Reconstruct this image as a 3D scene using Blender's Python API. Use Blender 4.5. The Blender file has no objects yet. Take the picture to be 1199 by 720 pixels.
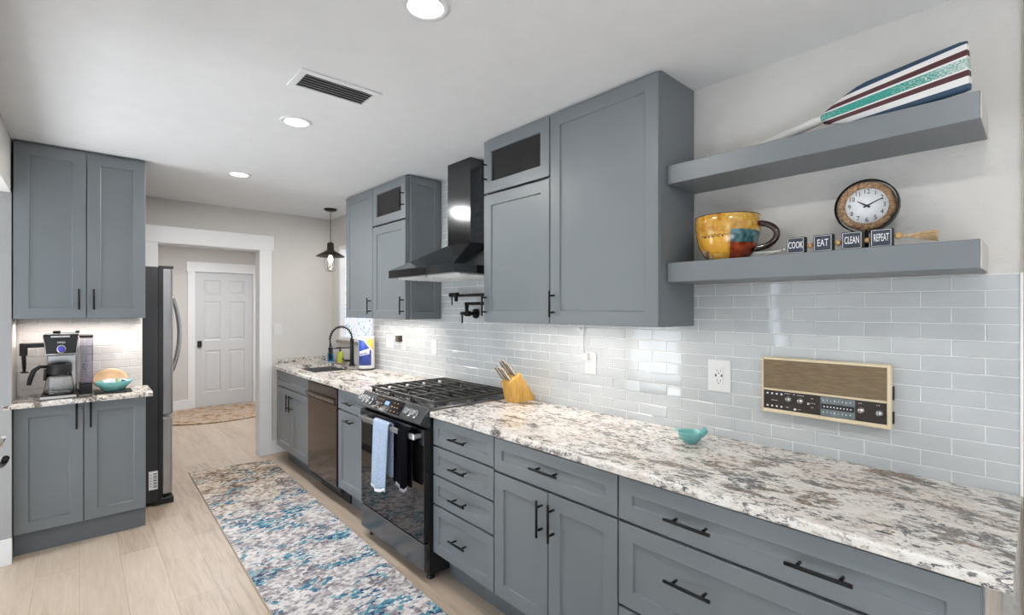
import bpy, bmesh, math, random
from mathutils import Vector, Matrix
random.seed(7)
PI = math.pi
sc = bpy.context.scene
C = sc.collection

# ------------------------------------------------------------------ camera
FPX = 560.0; CAMH = 1.46
TH = math.atan((599.5 - 93.0) / FPX)
cam = bpy.data.cameras.new('camera'); co = bpy.data.objects.new('camera', cam); C.objects.link(co)
cam.sensor_fit = 'HORIZONTAL'; cam.sensor_width = 36.0; cam.lens = 36.0 * FPX / 1199.0
cam.shift_y = 2.0 / 1199.0; cam.clip_start = 0.02; cam.clip_end = 60
co.location = (0, 0, CAMH); co.rotation_euler = (PI / 2, 0, -TH)
sc.camera = co

# ------------------------------------------------------------------ world, exposure
sc.view_settings.view_transform = 'Standard'; sc.view_settings.look = 'None'
sc.view_settings.gamma = 1.0; sc.view_settings.use_curve_mapping = False
sc.view_settings.exposure = 0.15
w = bpy.data.worlds.new('world'); sc.world = w; w.use_nodes = True
w.node_tree.nodes['Background'].inputs[0].default_value = (0.80, 0.90, 1.0, 1)
w.node_tree.nodes['Background'].inputs[1].default_value = 0.6

def area(name, loc, rot, sx, sy, power, col=(1, 1, 1), shape='RECTANGLE', spread=PI):
    l = bpy.data.lights.new(name, 'AREA'); l.shape = shape; l.size = sx
    if shape in ('RECTANGLE', 'ELLIPSE'): l.size_y = sy
    l.energy = power; l.color = col; l.spread = spread
    o = bpy.data.objects.new(name, l); C.objects.link(o); o.location = loc; o.rotation_euler = rot
    return o
CEIL = 2.44
# added fill for invented windows behind camera and at left; then the glazed door
area('daylight_fill_back', (-0.6, -3.3, 1.45), (PI / 2, 0, 0), 3.4, 1.9, 9, (0.92, 0.96, 1.0))
area('daylight_fill_left', (-3.3, -1.75, 1.30), (PI / 2, 0, -PI / 2), 2.9, 1.8, 14, (0.90, 0.95, 1.0))
area('daylight_glazed_door', (-3.42, 3.75, 1.05), (PI / 2, 0, -PI / 2), 2.4, 1.9, 42, (0.80, 0.90, 1.0))
sl_ = bpy.data.lights.new('sun', 'SUN'); sl_.energy = 29.0; sl_.angle = 0.02; sl_.color = (1.0, 0.98, 0.95)
so_ = bpy.data.objects.new('sun', sl_); C.objects.link(so_); so_.rotation_euler = (0, -math.radians(47), 0)   # through the glazed door of the next room
area('hall_light', (1.3, 6.9, 2.40), (0, 0, 0), 0.5, 0.5, 34, (0.97, 0.98, 1.0))
# kitchen ceiling lamps
LAMPS = [(0.83, 1.335), (0.84, 2.61), (0.86, 3.90), (0.82, 0.05), (0.82, -1.25)]
LAMP_W = [6.5, 9.5, 20.0, 5.0, 4.0]
# strips below the wall cabinets
area('under_cabinet_strip', (1.84, 1.61, 1.378), (0, 0, 0), 0.03, 1.06, 2.8, (1.0, 0.93, 0.86))
area('under_cabinet_strip', (1.84, 3.58, 1.378), (0, 0, 0), 0.03, 0.98, 4.4, (1.0, 0.92, 0.85))
area('under_cabinet_strip', (0.02, 4.16, 1.378), (0, 0, 0), 0.56, 0.03, 2.6, (1.0, 0.90, 0.84))

# ------------------------------------------------------------------ node helpers
def newmat(name):
    m = bpy.data.materials.new(name); m.use_nodes = True
    nt = m.node_tree; nt.nodes.clear()
    out = nt.nodes.new('ShaderNodeOutputMaterial'); b = nt.nodes.new('ShaderNodeBsdfPrincipled')
    nt.links.new(b.outputs[0], out.inputs[0])
    return m, nt, b
def N(nt, t, **kw):
    n = nt.nodes.new(t)
    for k, v in kw.items():
        if k.startswith('i_'): n.inputs[k[2:]].default_value = v
        else: setattr(n, k, v)
    return n
def coords(nt, scale=(1, 1, 1), rot=(0, 0, 0), loc=(0, 0, 0)):
    t = N(nt, 'ShaderNodeTexCoord'); m = N(nt, 'ShaderNodeMapping')
    m.inputs['Scale'].default_value = scale; m.inputs['Rotation'].default_value = rot; m.inputs['Location'].default_value = loc
    nt.links.new(t.outputs['Object'], m.inputs[0]); return m.outputs[0]
def noise(nt, vec, scale, detail=3, rough=0.5, dist=0.0):
    n = N(nt, 'ShaderNodeTexNoise'); n.inputs['Scale'].default_value = scale; n.inputs['Detail'].default_value = detail
    n.inputs['Roughness'].default_value = rough; n.inputs['Distortion'].default_value = dist
    nt.links.new(vec, n.inputs['Vector']); return n.outputs['Fac']
def ramp(nt, fac, stops, interp='LINEAR'):
    r = N(nt, 'ShaderNodeValToRGB'); r.color_ramp.interpolation = interp; e = r.color_ramp.elements
    while len(e) < len(stops): e.new(0.5)
    for i, (p, c) in enumerate(stops):
        e[i].position = p; e[i].color = (c[0], c[1], c[2], 1) if hasattr(c, '__len__') else (c, c, c, 1)
    nt.links.new(fac, r.inputs[0]); return r.outputs[0]
def mix(nt, fac, a, b, mode='MIX'):
    m = N(nt, 'ShaderNodeMix', data_type='RGBA', blend_type=mode)
    for sock, v in ((m.inputs[0], fac), (m.inputs[6], a), (m.inputs[7], b)):
        if isinstance(v, bpy.types.NodeSocket): nt.links.new(v, sock)
        elif hasattr(v, '__len__'): sock.default_value = (v[0], v[1], v[2], 1)
        else: sock.default_value = v
    return m.outputs[2]
def mth(nt, op, a, b=0.0, c=0.0):
    m = N(nt, 'ShaderNodeMath', operation=op)
    for i, v in enumerate((a, b, c)):
        if isinstance(v, bpy.types.NodeSocket): nt.links.new(v, m.inputs[i])
        else: m.inputs[i].default_value = v
    return m.outputs[0]
def bump(nt, b, h, strength=0.2, dist=0.002):
    n = N(nt, 'ShaderNodeBump'); n.inputs['Strength'].default_value = strength; n.inputs['Distance'].default_value = dist
    nt.links.new(h, n.inputs['Height']); nt.links.new(n.outputs[0], b.inputs['Normal'])
def plain(name, col, rough=0.5, metal=0.0, spec=0.5, var=0.06, vscale=9.0, bmp=0.0, bscale=200, coat=0.0, **kw):
    m, nt, b = newmat(name)
    v = coords(nt)
    n = noise(nt, v, vscale, 3)
    lo = tuple(x * (1 - var) for x in col); hi = tuple(min(1, x * (1 + var)) for x in col)
    nt.links.new(ramp(nt, n, [(0.3, lo), (0.7, hi)]), b.inputs['Base Color'])
    b.inputs['Roughness'].default_value = rough; b.inputs['Metallic'].default_value = metal
    b.inputs['Specular IOR Level'].default_value = spec; b.inputs['Coat Weight'].default_value = coat
    if bmp: bump(nt, b, noise(nt, v, bscale, 3), bmp, 0.002)
    for k, x in kw.items(): b.inputs[k.replace('_', ' ')].default_value = x
    return m
def emis(name, col, strength):
    m, nt, b = newmat(name)
    b.inputs['Base Color'].default_value = (*col, 1); b.inputs['Emission Color'].default_value = (*col, 1)
    b.inputs['Emission Strength'].default_value = strength
    return m
def glass(name, col=(1, 1, 1), rough=0.02, ior=1.45):
    m, nt, b = newmat(name)
    b.inputs['Base Color'].default_value = (*col, 1); b.inputs['Transmission Weight'].default_value = 1.0
    b.inputs['Roughness'].default_value = rough; b.inputs['IOR'].default_value = ior
    return m

# ------------------------------------------------------------------ materials
M = {}
M['cab'] = plain('cabinet_paint', (0.178, 0.196, 0.212), 0.36, var=0.03, vscale=3)
M['cab_in'] = plain('cabinet_gap', (0.035, 0.04, 0.044), 0.6)
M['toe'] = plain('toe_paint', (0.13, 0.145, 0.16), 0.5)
M['black'] = plain('black_metal', (0.012, 0.012, 0.013), 0.38, 0.6)
M['matte_black'] = plain('black_plastic', (0.012, 0.012, 0.013), 0.45)
M['bss'] = plain('black_stainless', (0.19, 0.192, 0.20), 0.27, 1.0, vscale=3)
M['bss_hood'] = plain('hood_steel', (0.095, 0.098, 0.103), 0.13, 1.0, vscale=3)
M['bss_light'] = plain('range_trim_steel', (0.62, 0.625, 0.64), 0.3, 1.0)
M['steel'] = plain('stainless', (0.62, 0.62, 0.62), 0.25, 1.0, vscale=3)
M['filter_steel_lit'] = plain('filter_steel_lit', (0.80, 0.80, 0.79), 0.5, 0.7)  # steel paled: the lit look of the hood underside is in the colour
M['knob_steel'] = plain('knob_steel', (0.5, 0.5, 0.5), 0.22, 1.0)
M['black_glass'] = plain('black_glass', (0.010, 0.009, 0.009), 0.04, 0.0, spec=0.6)
M['dw'] = plain('dishwasher_steel', (0.17, 0.14, 0.125), 0.13, 1.0, vscale=2)
M['iron'] = plain('cast_iron', (0.028, 0.027, 0.027), 0.42, 0.2, bmp=0.1)
M['fridge_side'] = plain('fridge_side', (0.028, 0.03, 0.033), 0.5, 0.2, bmp=0.12, bscale=350)
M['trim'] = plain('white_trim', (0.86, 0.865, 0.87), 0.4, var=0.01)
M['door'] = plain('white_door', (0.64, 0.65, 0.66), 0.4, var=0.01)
M['ceil'] = plain('ceiling_paint', (0.86, 0.86, 0.865), 0.8, var=0.015, bmp=0.08, bscale=90)
M['white_pl'] = plain('white_plastic', (0.70, 0.70, 0.69), 0.3, var=0.01)
M['dark_slot'] = plain('dark_slot', (0.02, 0.02, 0.02), 0.6)
M['brown_pl'] = plain('brown_plug', (0.05, 0.032, 0.028), 0.5)
M['grout'] = plain('grout', (0.80, 0.805, 0.80), 0.7, var=0.02)
M['teal'] = plain('teal_ceramic', (0.17, 0.47, 0.45), 0.18, coat=0.5, var=0.12, vscale=20)
M['wood_block'] = None
M['cream'] = plain('cream_plastic', (0.74, 0.63, 0.44), 0.45, var=0.05)
M['radio_face'] = plain('radio_face', (0.028, 0.017, 0.013), 0.35)
M['wood_bead'] = plain('wood_bead', (0.50, 0.30, 0.12), 0.5, var=0.15, vscale=60)
M['rope'] = None
M['tan'] = plain('raffia', (0.58, 0.40, 0.22), 0.8, var=0.3, vscale=90)
M['string_grey'] = plain('grey_string', (0.50, 0.51, 0.47), 0.8, var=0.15, vscale=90)
M['navy_block'] = plain('chalk_navy', (0.035, 0.042, 0.065), 0.6, var=0.25, vscale=40)
M['letter'] = plain('white_letter', (0.82, 0.83, 0.84), 0.6)
M['bulb'] = emis('bulb_glow', (1.0, 0.95, 0.86), 5.0)
M['lens'] = emis('lamp_lens', (1.0, 0.98, 0.95), 6.0)
M['clear'] = glass('clear_glass')
M['smoke'] = glass('smoke_plastic', (0.62, 0.62, 0.72), 0.05, 1.2)
M['towel_blue'] = plain('blue_terry', (0.40, 0.50, 0.66), 0.95, var=0.16, vscale=120, bmp=0.9, bscale=420)
M['towel_hem'] = plain('white_hem', (0.82, 0.83, 0.85), 0.9)
M['towel_black'] = plain('black_cloth', (0.004, 0.004, 0.006), 0.95, spec=0.05, bmp=0.5, bscale=300)
M['towel_grey'] = plain('grey_hem', (0.30, 0.29, 0.32), 0.9)
M['blue_label'] = plain('blue_wrap', (0.02, 0.055, 0.33), 0.3)
M['yellow_label'] = plain('yellow_wrap', (0.75, 0.52, 0.06), 0.35)
M['paper'] = plain('white_paper', (0.85, 0.85, 0.86), 0.7)
M['green_soap'] = plain('green_soap', (0.50, 0.56, 0.08), 0.2)
M['blue_soap'] = plain('blue_soap', (0.02, 0.22, 0.50), 0.2)
M['stone'] = plain('stone_tray', (0.36, 0.31, 0.27), 0.6, var=0.3, vscale=30)
M['olive_wood'] = plain('pale_wood', (0.66, 0.44, 0.25), 0.5, var=0.12, vscale=14)
M['led_blue'] = emis('blue_button', (0.06, 0.05, 0.35), 0.5)
M['amber'] = emis('amber_digits', (0.55, 0.36, 0.20), 0.05)
M['display'] = emis('display_blue', (0.25, 0.4, 0.8), 0.25)
M['face_grey'] = plain('dial_glass', (0.16, 0.19, 0.20), 0.2, var=0.2, vscale=40)
M['casing_tan'] = plain('tan_casing', (0.60, 0.545, 0.48), 0.6, var=0.08, vscale=20)

def wall_mat(name, col, bs=0.35, sc_=28):
    m, nt, b = newmat(name); v = coords(nt)
    n = noise(nt, v, 4, 2); nt.links.new(ramp(nt, n, [(0.3, tuple(x * .985 for x in col)), (0.7, col)]), b.inputs['Base Color'])
    b.inputs['Roughness'].default_value = 0.75
    h = ramp(nt, noise(nt, v, sc_, 4, 0.6), [(0.42, 0.0), (0.62, 1.0)])
    bump(nt, b, h, bs, 0.004); return m
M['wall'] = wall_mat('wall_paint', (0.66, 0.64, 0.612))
M['wall_hall'] = wall_mat('hall_paint', (0.64, 0.62, 0.60), 0.15)
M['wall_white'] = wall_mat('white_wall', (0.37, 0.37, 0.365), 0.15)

def granite():
    m, nt, b = newmat('granite')
    st = coords(nt, (1.0, 0.52, 1.0), (0, 0, 0.16)); st2 = coords(nt, (1.0, 0.58, 1.0), (0, 0, -0.10), (5.3, 2.1, 0)); wv = coords(nt)
    base = ramp(nt, noise(nt, st2, 30, 6, 0.75, 0.4), [(0.30, (0.36, 0.32, 0.29)), (0.40, (0.60, 0.555, 0.51)), (0.48, (0.74, 0.70, 0.655)), (0.64, (0.81, 0.785, 0.75))])
    warm = ramp(nt, noise(nt, st2, 4.0, 4, 0.6), [(0.50, 0.0), (0.64, 0.55)])
    base = mix(nt, warm, base, (0.62, 0.50, 0.40))
    zone = noise(nt, st, 10.5, 5, 0.62, 0.5)
    grain = noise(nt, st, 40, 7, 0.8, 0.6)
    mask = ramp(nt, mth(nt, 'ADD', mth(nt, 'MULTIPLY', zone, 0.60), mth(nt, 'MULTIPLY', grain, 0.40)), [(0.534, 0.0), (0.556, 0.85), (0.59, 0.97)])
    vc = ramp(nt, noise(nt, st2, 7.0, 3, 0.6), [(0.38, (0.17, 0.10, 0.06)), (0.48, (0.14, 0.11, 0.088)), (0.56, (0.11, 0.102, 0.098)), (0.66, (0.055, 0.057, 0.062))])
    vc = mix(nt, ramp(nt, noise(nt, wv, 110, 3, 0.7), [(0.50, 0.0), (0.62, 0.6)]), vc, (0.50, 0.45, 0.41))
    c1 = mix(nt, mask, base, vc)
    fl = ramp(nt, noise(nt, st, 64, 6, 0.78, 0.5), [(0.532, 0.0), (0.555, 1.0)])
    fm = ramp(nt, noise(nt, st2, 8, 4, 0.65), [(0.40, 0.15), (0.55, 1.0)])
    c2 = mix(nt, mth(nt, 'MULTIPLY', fl, fm), c1, (0.065, 0.064, 0.07))
    nt.links.new(c2, b.inputs['Base Color'])
    b.inputs['Roughness'].default_value = 0.17
    return m
M['granite'] = granite()

def floor_mat():
    m, nt, b = newmat('oak_planks')
    t = N(nt, 'ShaderNodeTexCoord'); mp = N(nt, 'ShaderNodeMapping'); mp.inputs['Rotation'].default_value = (0, 0, PI / 2)
    nt.links.new(t.outputs['Object'], mp.inputs[0])
    br = N(nt, 'ShaderNodeTexBrick', offset=0.37, squash=1.0)
    br.inputs['Color1'].default_value = (0.0, 0.0, 0.0, 1); br.inputs['Color2'].default_value = (1, 1, 1, 1)
    br.inputs['Mortar'].default_value = (0.5, 0.5, 0.5, 1)
    br.inputs['Scale'].default_value = 1.0; br.inputs['Brick Width'].default_value = 1.22; br.inputs['Row Height'].default_value = 0.18
    br.inputs['Mortar Size'].default_value = 0.0013; br.inputs['Mortar Smooth'].default_value = 0.1
    nt.links.new(mp.outputs[0], br.inputs[0])
    v = coords(nt, (9.0, 0.9, 1))
    g = noise(nt, v, 3.2, 6, 0.65, 0.6)
    g2 = noise(nt, coords(nt, (40, 1.5, 1)), 3.0, 3, 0.6)
    tone = mth(nt, 'ADD', mth(nt, 'MULTIPLY', g, 0.65), mth(nt, 'MULTIPLY', br.outputs['Color'], 0.22))
    tone = mth(nt, 'ADD', tone, mth(nt, 'MULTIPLY', g2, 0.15))
    col = ramp(nt, tone, [(0.28, (0.31, 0.235, 0.17)), (0.48, (0.465, 0.37, 0.285)), (0.75, (0.575, 0.485, 0.395))])
    col = mix(nt, mth(nt, 'MULTIPLY', br.outputs['Fac'], 0.55), col, (0.22, 0.16, 0.11))
    nt.links.new(col, b.inputs['Base Color']); b.inputs['Roughness'].default_value = 0.38
    bump(nt, b, mth(nt, 'SUBTRACT', g2, mth(nt, 'MULTIPLY', br.outputs['Fac'], 3.0)), 0.12, 0.001)
    return m
M['floor'] = floor_mat()

M['pale_floor'] = plain('pale_floor', (0.70, 0.74, 0.78), 0.6, var=0.03)
def rug_mat():
    m, nt, b = newmat('rug_weave')
    v = coords(nt); v2 = coords(nt, (0.8, 1.25, 1), loc=(3.1, 1.7, 0))
    wn_ = N(nt, 'ShaderNodeTexNoise'); wn_.inputs['Scale'].default_value = 55; wn_.inputs['Detail'].default_value = 3; nt.links.new(v, wn_.inputs['Vector'])
    wv_ = N(nt, 'ShaderNodeVectorMath', operation='MULTIPLY_ADD'); nt.links.new(wn_.outputs['Color'], wv_.inputs[0]); wv_.inputs[1].default_value = (0.035, 0.03, 0); nt.links.new(v2, wv_.inputs[2])
    vo = N(nt, 'ShaderNodeTexVoronoi'); vo.inputs['Scale'].default_value = 52; nt.links.new(wv_.outputs[0], vo.inputs['Vector'])
    cs_ = N(nt, 'ShaderNodeSeparateColor'); nt.links.new(vo.outputs['Color'], cs_.inputs[0])
    sx = N(nt, 'ShaderNodeSeparateXYZ'); nt.links.new(v, sx.inputs[0])
    yb = ramp(nt, mth(nt, 'ADD', mth(nt, 'MULTIPLY', sx.outputs[1], 0.30), mth(nt, 'MULTIPLY', noise(nt, v, 2.6, 3), 0.6)), [(0.42, 0.0), (0.80, 1.0)])
    tone = mth(nt, 'ADD', mth(nt, 'MULTIPLY', noise(nt, v, 6, 5, 0.7, 0.4), 0.62), mth(nt, 'MULTIPLY', cs_.outputs[1], 0.22))
    tone = mth(nt, 'ADD', tone, mth(nt, 'MULTIPLY', noise(nt, v2, 90, 2, 0.7), 0.18))
    base = ramp(nt, tone, [(0.36, (0.17, 0.145, 0.155)), (0.44, (0.34, 0.31, 0.33)), (0.50, (0.50, 0.47, 0.475)), (0.56, (0.66, 0.63, 0.615)), (0.66, (0.76, 0.74, 0.735))])
    br = ramp(nt, tone, [(0.37, (0.09, 0.06, 0.045)), (0.45, (0.24, 0.165, 0.115)), (0.52, (0.44, 0.34, 0.25)), (0.62, (0.64, 0.55, 0.45))])
    base = mix(nt, mth(nt, 'MULTIPLY', yb, 0.9), base, br)
    zone = ramp(nt, noise(nt, v2, 4.2, 4, 0.62, 0.5), [(0.475, 0.0), (0.545, 0.48), (0.63, 0.92)])
    prob = mth(nt, 'ADD', zone, -0.02)
    prob = mth(nt, 'MULTIPLY', prob, mth(nt, 'SUBTRACT', 1.0, mth(nt, 'MULTIPLY', yb, 0.55)))
    mask = ramp(nt, mth(nt, 'SUBTRACT', prob, cs_.outputs[0]), [(0.0, 0.0), (0.06, 0.92)])
    tc = ramp(nt, mth(nt, 'ADD', mth(nt, 'MULTIPLY', cs_.outputs[2], 0.6), mth(nt, 'MULTIPLY', noise(nt, v, 9, 3), 0.4)), [(0.22, (0.010, 0.035, 0.11)), (0.38, (0.02, 0.13, 0.25)), (0.54, (0.05, 0.25, 0.34)), (0.68, (0.14, 0.38, 0.43)), (0.82, (0.32, 0.48, 0.50))])
    c = mix(nt, mask, base, tc)
    nt.links.new(c, b.inputs['Base Color']); b.inputs['Roughness'].default_value = 0.95
    b.inputs['Specular IOR Level'].default_value = 0.1
    bump(nt, b, noise(nt, v, 260, 2), 0.5, 0.003)
    return m
M['rug'] = rug_mat()
M['rug_edge'] = plain('rug_binding', (0.45, 0.36, 0.27), 0.9)

def hallrug_mat():
    m, nt, b = newmat('hall_rug_weave'); v = coords(nt)
    c = ramp(nt, noise(nt, v, 9, 4, 0.7, 0.6), [(0.36, (0.23, 0.13, 0.07)), (0.47, (0.40, 0.27, 0.16)), (0.55, (0.50, 0.42, 0.36)), (0.68, (0.36, 0.22, 0.13))])
    nt.links.new(c, b.inputs['Base Color']); b.inputs['Roughness'].default_value = 0.95; return m
M['hallrug'] = hallrug_mat()

def tile_mat():
    m, nt, b = newmat('glass_tile'); v = coords(nt)
    n = noise(nt, v, 5, 2); nt.links.new(ramp(nt, n, [(0.3, (0.475, 0.50, 0.51)), (0.7, (0.535, 0.56, 0.57))]), b.inputs['Base Color'])
    b.inputs['Roughness'].default_value = 0.06; b.inputs['Coat Weight'].default_value = 0.7; b.inputs['Coat Roughness'].default_value = 0.03
    return m
M['tile'] = tile_mat()
def wtile():
    m, nt, b = newmat('white_tile'); v = coords(nt)
    nt.links.new(ramp(nt, noise(nt, v, 8, 2), [(0.3, (0.64, 0.62, 0.61)), (0.7, (0.70, 0.68, 0.67))]), b.inputs['Base Color'])
    b.inputs['Roughness'].default_value = 0.12; return m
M['wtile'] = wtile()

def frosted():
    m, nt, b = newmat('frosted_pane'); v = coords(nt)
    n = noise(nt, v, 34, 2, 0.6, 0.8)
    c = ramp(nt, n, [(0.39, (0.26, 0.30, 0.42)), (0.46, (0.66, 0.73, 0.86)), (0.6, (0.90, 0.95, 1.0))])
    nt.links.new(c, b.inputs['Base Color']); nt.links.new(c, b.inputs['Emission Color']); b.inputs['Emission Strength'].default_value = 0.42
    b.inputs['Roughness'].default_value = 0.3; return m
M['frost'] = frosted()

def block_wood():
    m, nt, b = newmat('block_wood'); v = coords(nt, (30, 30, 5))
    nt.links.new(ramp(nt, noise(nt, v, 2.0, 4, 0.6, 0.5), [(0.35, (0.55, 0.29, 0.055)), (0.65, (0.74, 0.45, 0.12))]), b.inputs['Base Color'])
    b.inputs['Roughness'].default_value = 0.4; return m
M['wood_block'] = block_wood()
def rope_mat():
    m, nt, b = newmat('rope'); v = coords(nt)
    nt.links.new(ramp(nt, noise(nt, v, 90, 4, 0.7), [(0.35, (0.17, 0.09, 0.045)), (0.65, (0.45, 0.29, 0.17))]), b.inputs['Base Color'])
    b.inputs['Roughness'].default_value = 0.85; return m
M['rope'] = rope_mat()
def grille_mat():
    m, nt, b = newmat('speaker_cloth'); v = coords(nt, (1, 3, 40))
    nt.links.new(ramp(nt, noise(nt, v, 8, 4, 0.6), [(0.3, (0.135, 0.092, 0.05)), (0.7, (0.24, 0.175, 0.10))]), b.inputs['Base Color'])
    b.inputs['Roughness'].default_value = 0.7; bump(nt, b, noise(nt, coords(nt), 400, 2), 0.4, 0.001); return m
M['grille'] = grille_mat()
def mug_mat():
    m, nt, b = newmat('painted_mug')
    t = N(nt, 'ShaderNodeTexCoord'); s = N(nt, 'ShaderNodeSeparateXYZ'); nt.links.new(t.outputs['Object'], s.inputs[0])
    v = coords(nt)
    ang = mth(nt, 'ARCTAN2', s.outputs[1], mth(nt, 'MULTIPLY', s.outputs[0], -1.0))     # 0 faces -x, negative towards -y
    z = s.outputs[2]
    base = ramp(nt, noise(nt, v, 32, 4, 0.7, 0.5), [(0.30, (0.30, 0.11, 0.01)), (0.44, (0.52, 0.25, 0.02)), (0.56, (0.62, 0.36, 0.05)), (0.72, (0.70, 0.54, 0.24))])
    def rng(x, a, b_):
        return mth(nt, 'MULTIPLY', mth(nt, 'GREATER_THAN', x, a), mth(nt, 'LESS_THAN', x, b_))
    wob = mth(nt, 'ADD', z, mth(nt, 'MULTIPLY', noise(nt, v, 14, 2), 0.02))
    side = rng(ang, -1.75, -0.50)
    teal = mth(nt, 'MULTIPLY', side, rng(wob, 0.075, 0.122))
    tealc = ramp(nt, noise(nt, v, 60, 3), [(0.4, (0.015, 0.07, 0.085)), (0.6, (0.07, 0.19, 0.20))])
    c = mix(nt, teal, base, tealc)
    red = mth(nt, 'MULTIPLY', side, mth(nt, 'LESS_THAN', wob, 0.075))
    c = mix(nt, red, c, ramp(nt, noise(nt, v, 30, 3), [(0.35, (0.17, 0.015, 0.005)), (0.65, (0.40, 0.07, 0.015))]))
    # the little cup painted on the front
    body = mth(nt, 'MULTIPLY', rng(ang, -0.42, 0.55), rng(z, 0.030, 0.100))
    c = mix(nt, mth(nt, 'MULTIPLY', body, 0.75), c, (0.70, 0.36, 0.03))
    band = mth(nt, 'MULTIPLY', rng(ang, -0.42, 0.55), rng(z, 0.086, 0.097))
    wv = N(nt, 'ShaderNodeTexChecker'); wv.inputs['Scale'].default_value = 150; nt.links.new(v, wv.inputs[0])
    c = mix(nt, mth(nt, 'MULTIPLY', band, wv.outputs['Fac']), c, (0.06, 0.03, 0.02))
    low = mth(nt, 'MULTIPLY', mth(nt, 'GREATER_THAN', ang, 0.35), mth(nt, 'LESS_THAN', wob, 0.05))
    c = mix(nt, low, c, ramp(nt, noise(nt, v, 55, 3), [(0.42, (0.16, 0.05, 0.03)), (0.55, (0.50, 0.36, 0.18)), (0.65, (0.62, 0.55, 0.42))]))
    nt.links.new(c, b.inputs['Base Color']); b.inputs['Roughness'].default_value = 0.15; b.inputs['Coat Weight'].default_value = 0.6
    bump(nt, b, noise(nt, v, 50, 2), 0.3, 0.002)
    return m
M['mug'] = mug_mat()
def oar_mat():
    m, nt, b = newmat('striped_paddle')
    t = N(nt, 'ShaderNodeTexCoord'); s = N(nt, 'ShaderNodeSeparateXYZ'); nt.links.new(t.outputs['Object'], s.inputs[0])
    v = coords(nt)
    tt = mth(nt, 'ADD', mth(nt, 'DIVIDE', s.outputs[2], mth(nt, 'ADD', 0.112, mth(nt, 'MULTIPLY', s.outputs[0], 0.085))), 0.5)   # stripes fan out along the blade
    W_ = (0.76, 0.745, 0.74); NV = (0.022, 0.058, 0.105); MR = (0.075, 0.018, 0.024); TL = (0.02, 0.30, 0.24)
    st = [(0.0, NV), (0.115, W_), (0.255, MR), (0.375, W_), (0.41, TL), (0.61, W_), (0.655, MR), (0.775, W_), (0.895, NV)]
    c = ramp(nt, tt, st, 'CONSTANT')
    teal = mth(nt, 'MULTIPLY', mth(nt, 'GREATER_THAN', tt, 0.41), mth(nt, 'LESS_THAN', tt, 0.61))
    fade = mth(nt, 'ADD', noise(nt, coords(nt, (60, 60, 200)), 3.0, 3, 0.7), mth(nt, 'MULTIPLY', mth(nt, 'ABSOLUTE', mth(nt, 'SUBTRACT', s.outputs[0], 0.12)), 0.75))
    c = mix(nt, mth(nt, 'MULTIPLY', teal, ramp(nt, fade, [(0.64, 0.0), (0.69, 0.85)])), c, W_)
    hand = mth(nt, 'LESS_THAN', s.outputs[0], -0.005)
    c = mix(nt, hand, c, (0.70, 0.68, 0.65))
    nt.links.new(c, b.inputs['Base Color']); b.inputs['Roughness'].default_value = 0.5; return m
M['oar'] = oar_mat()

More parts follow.
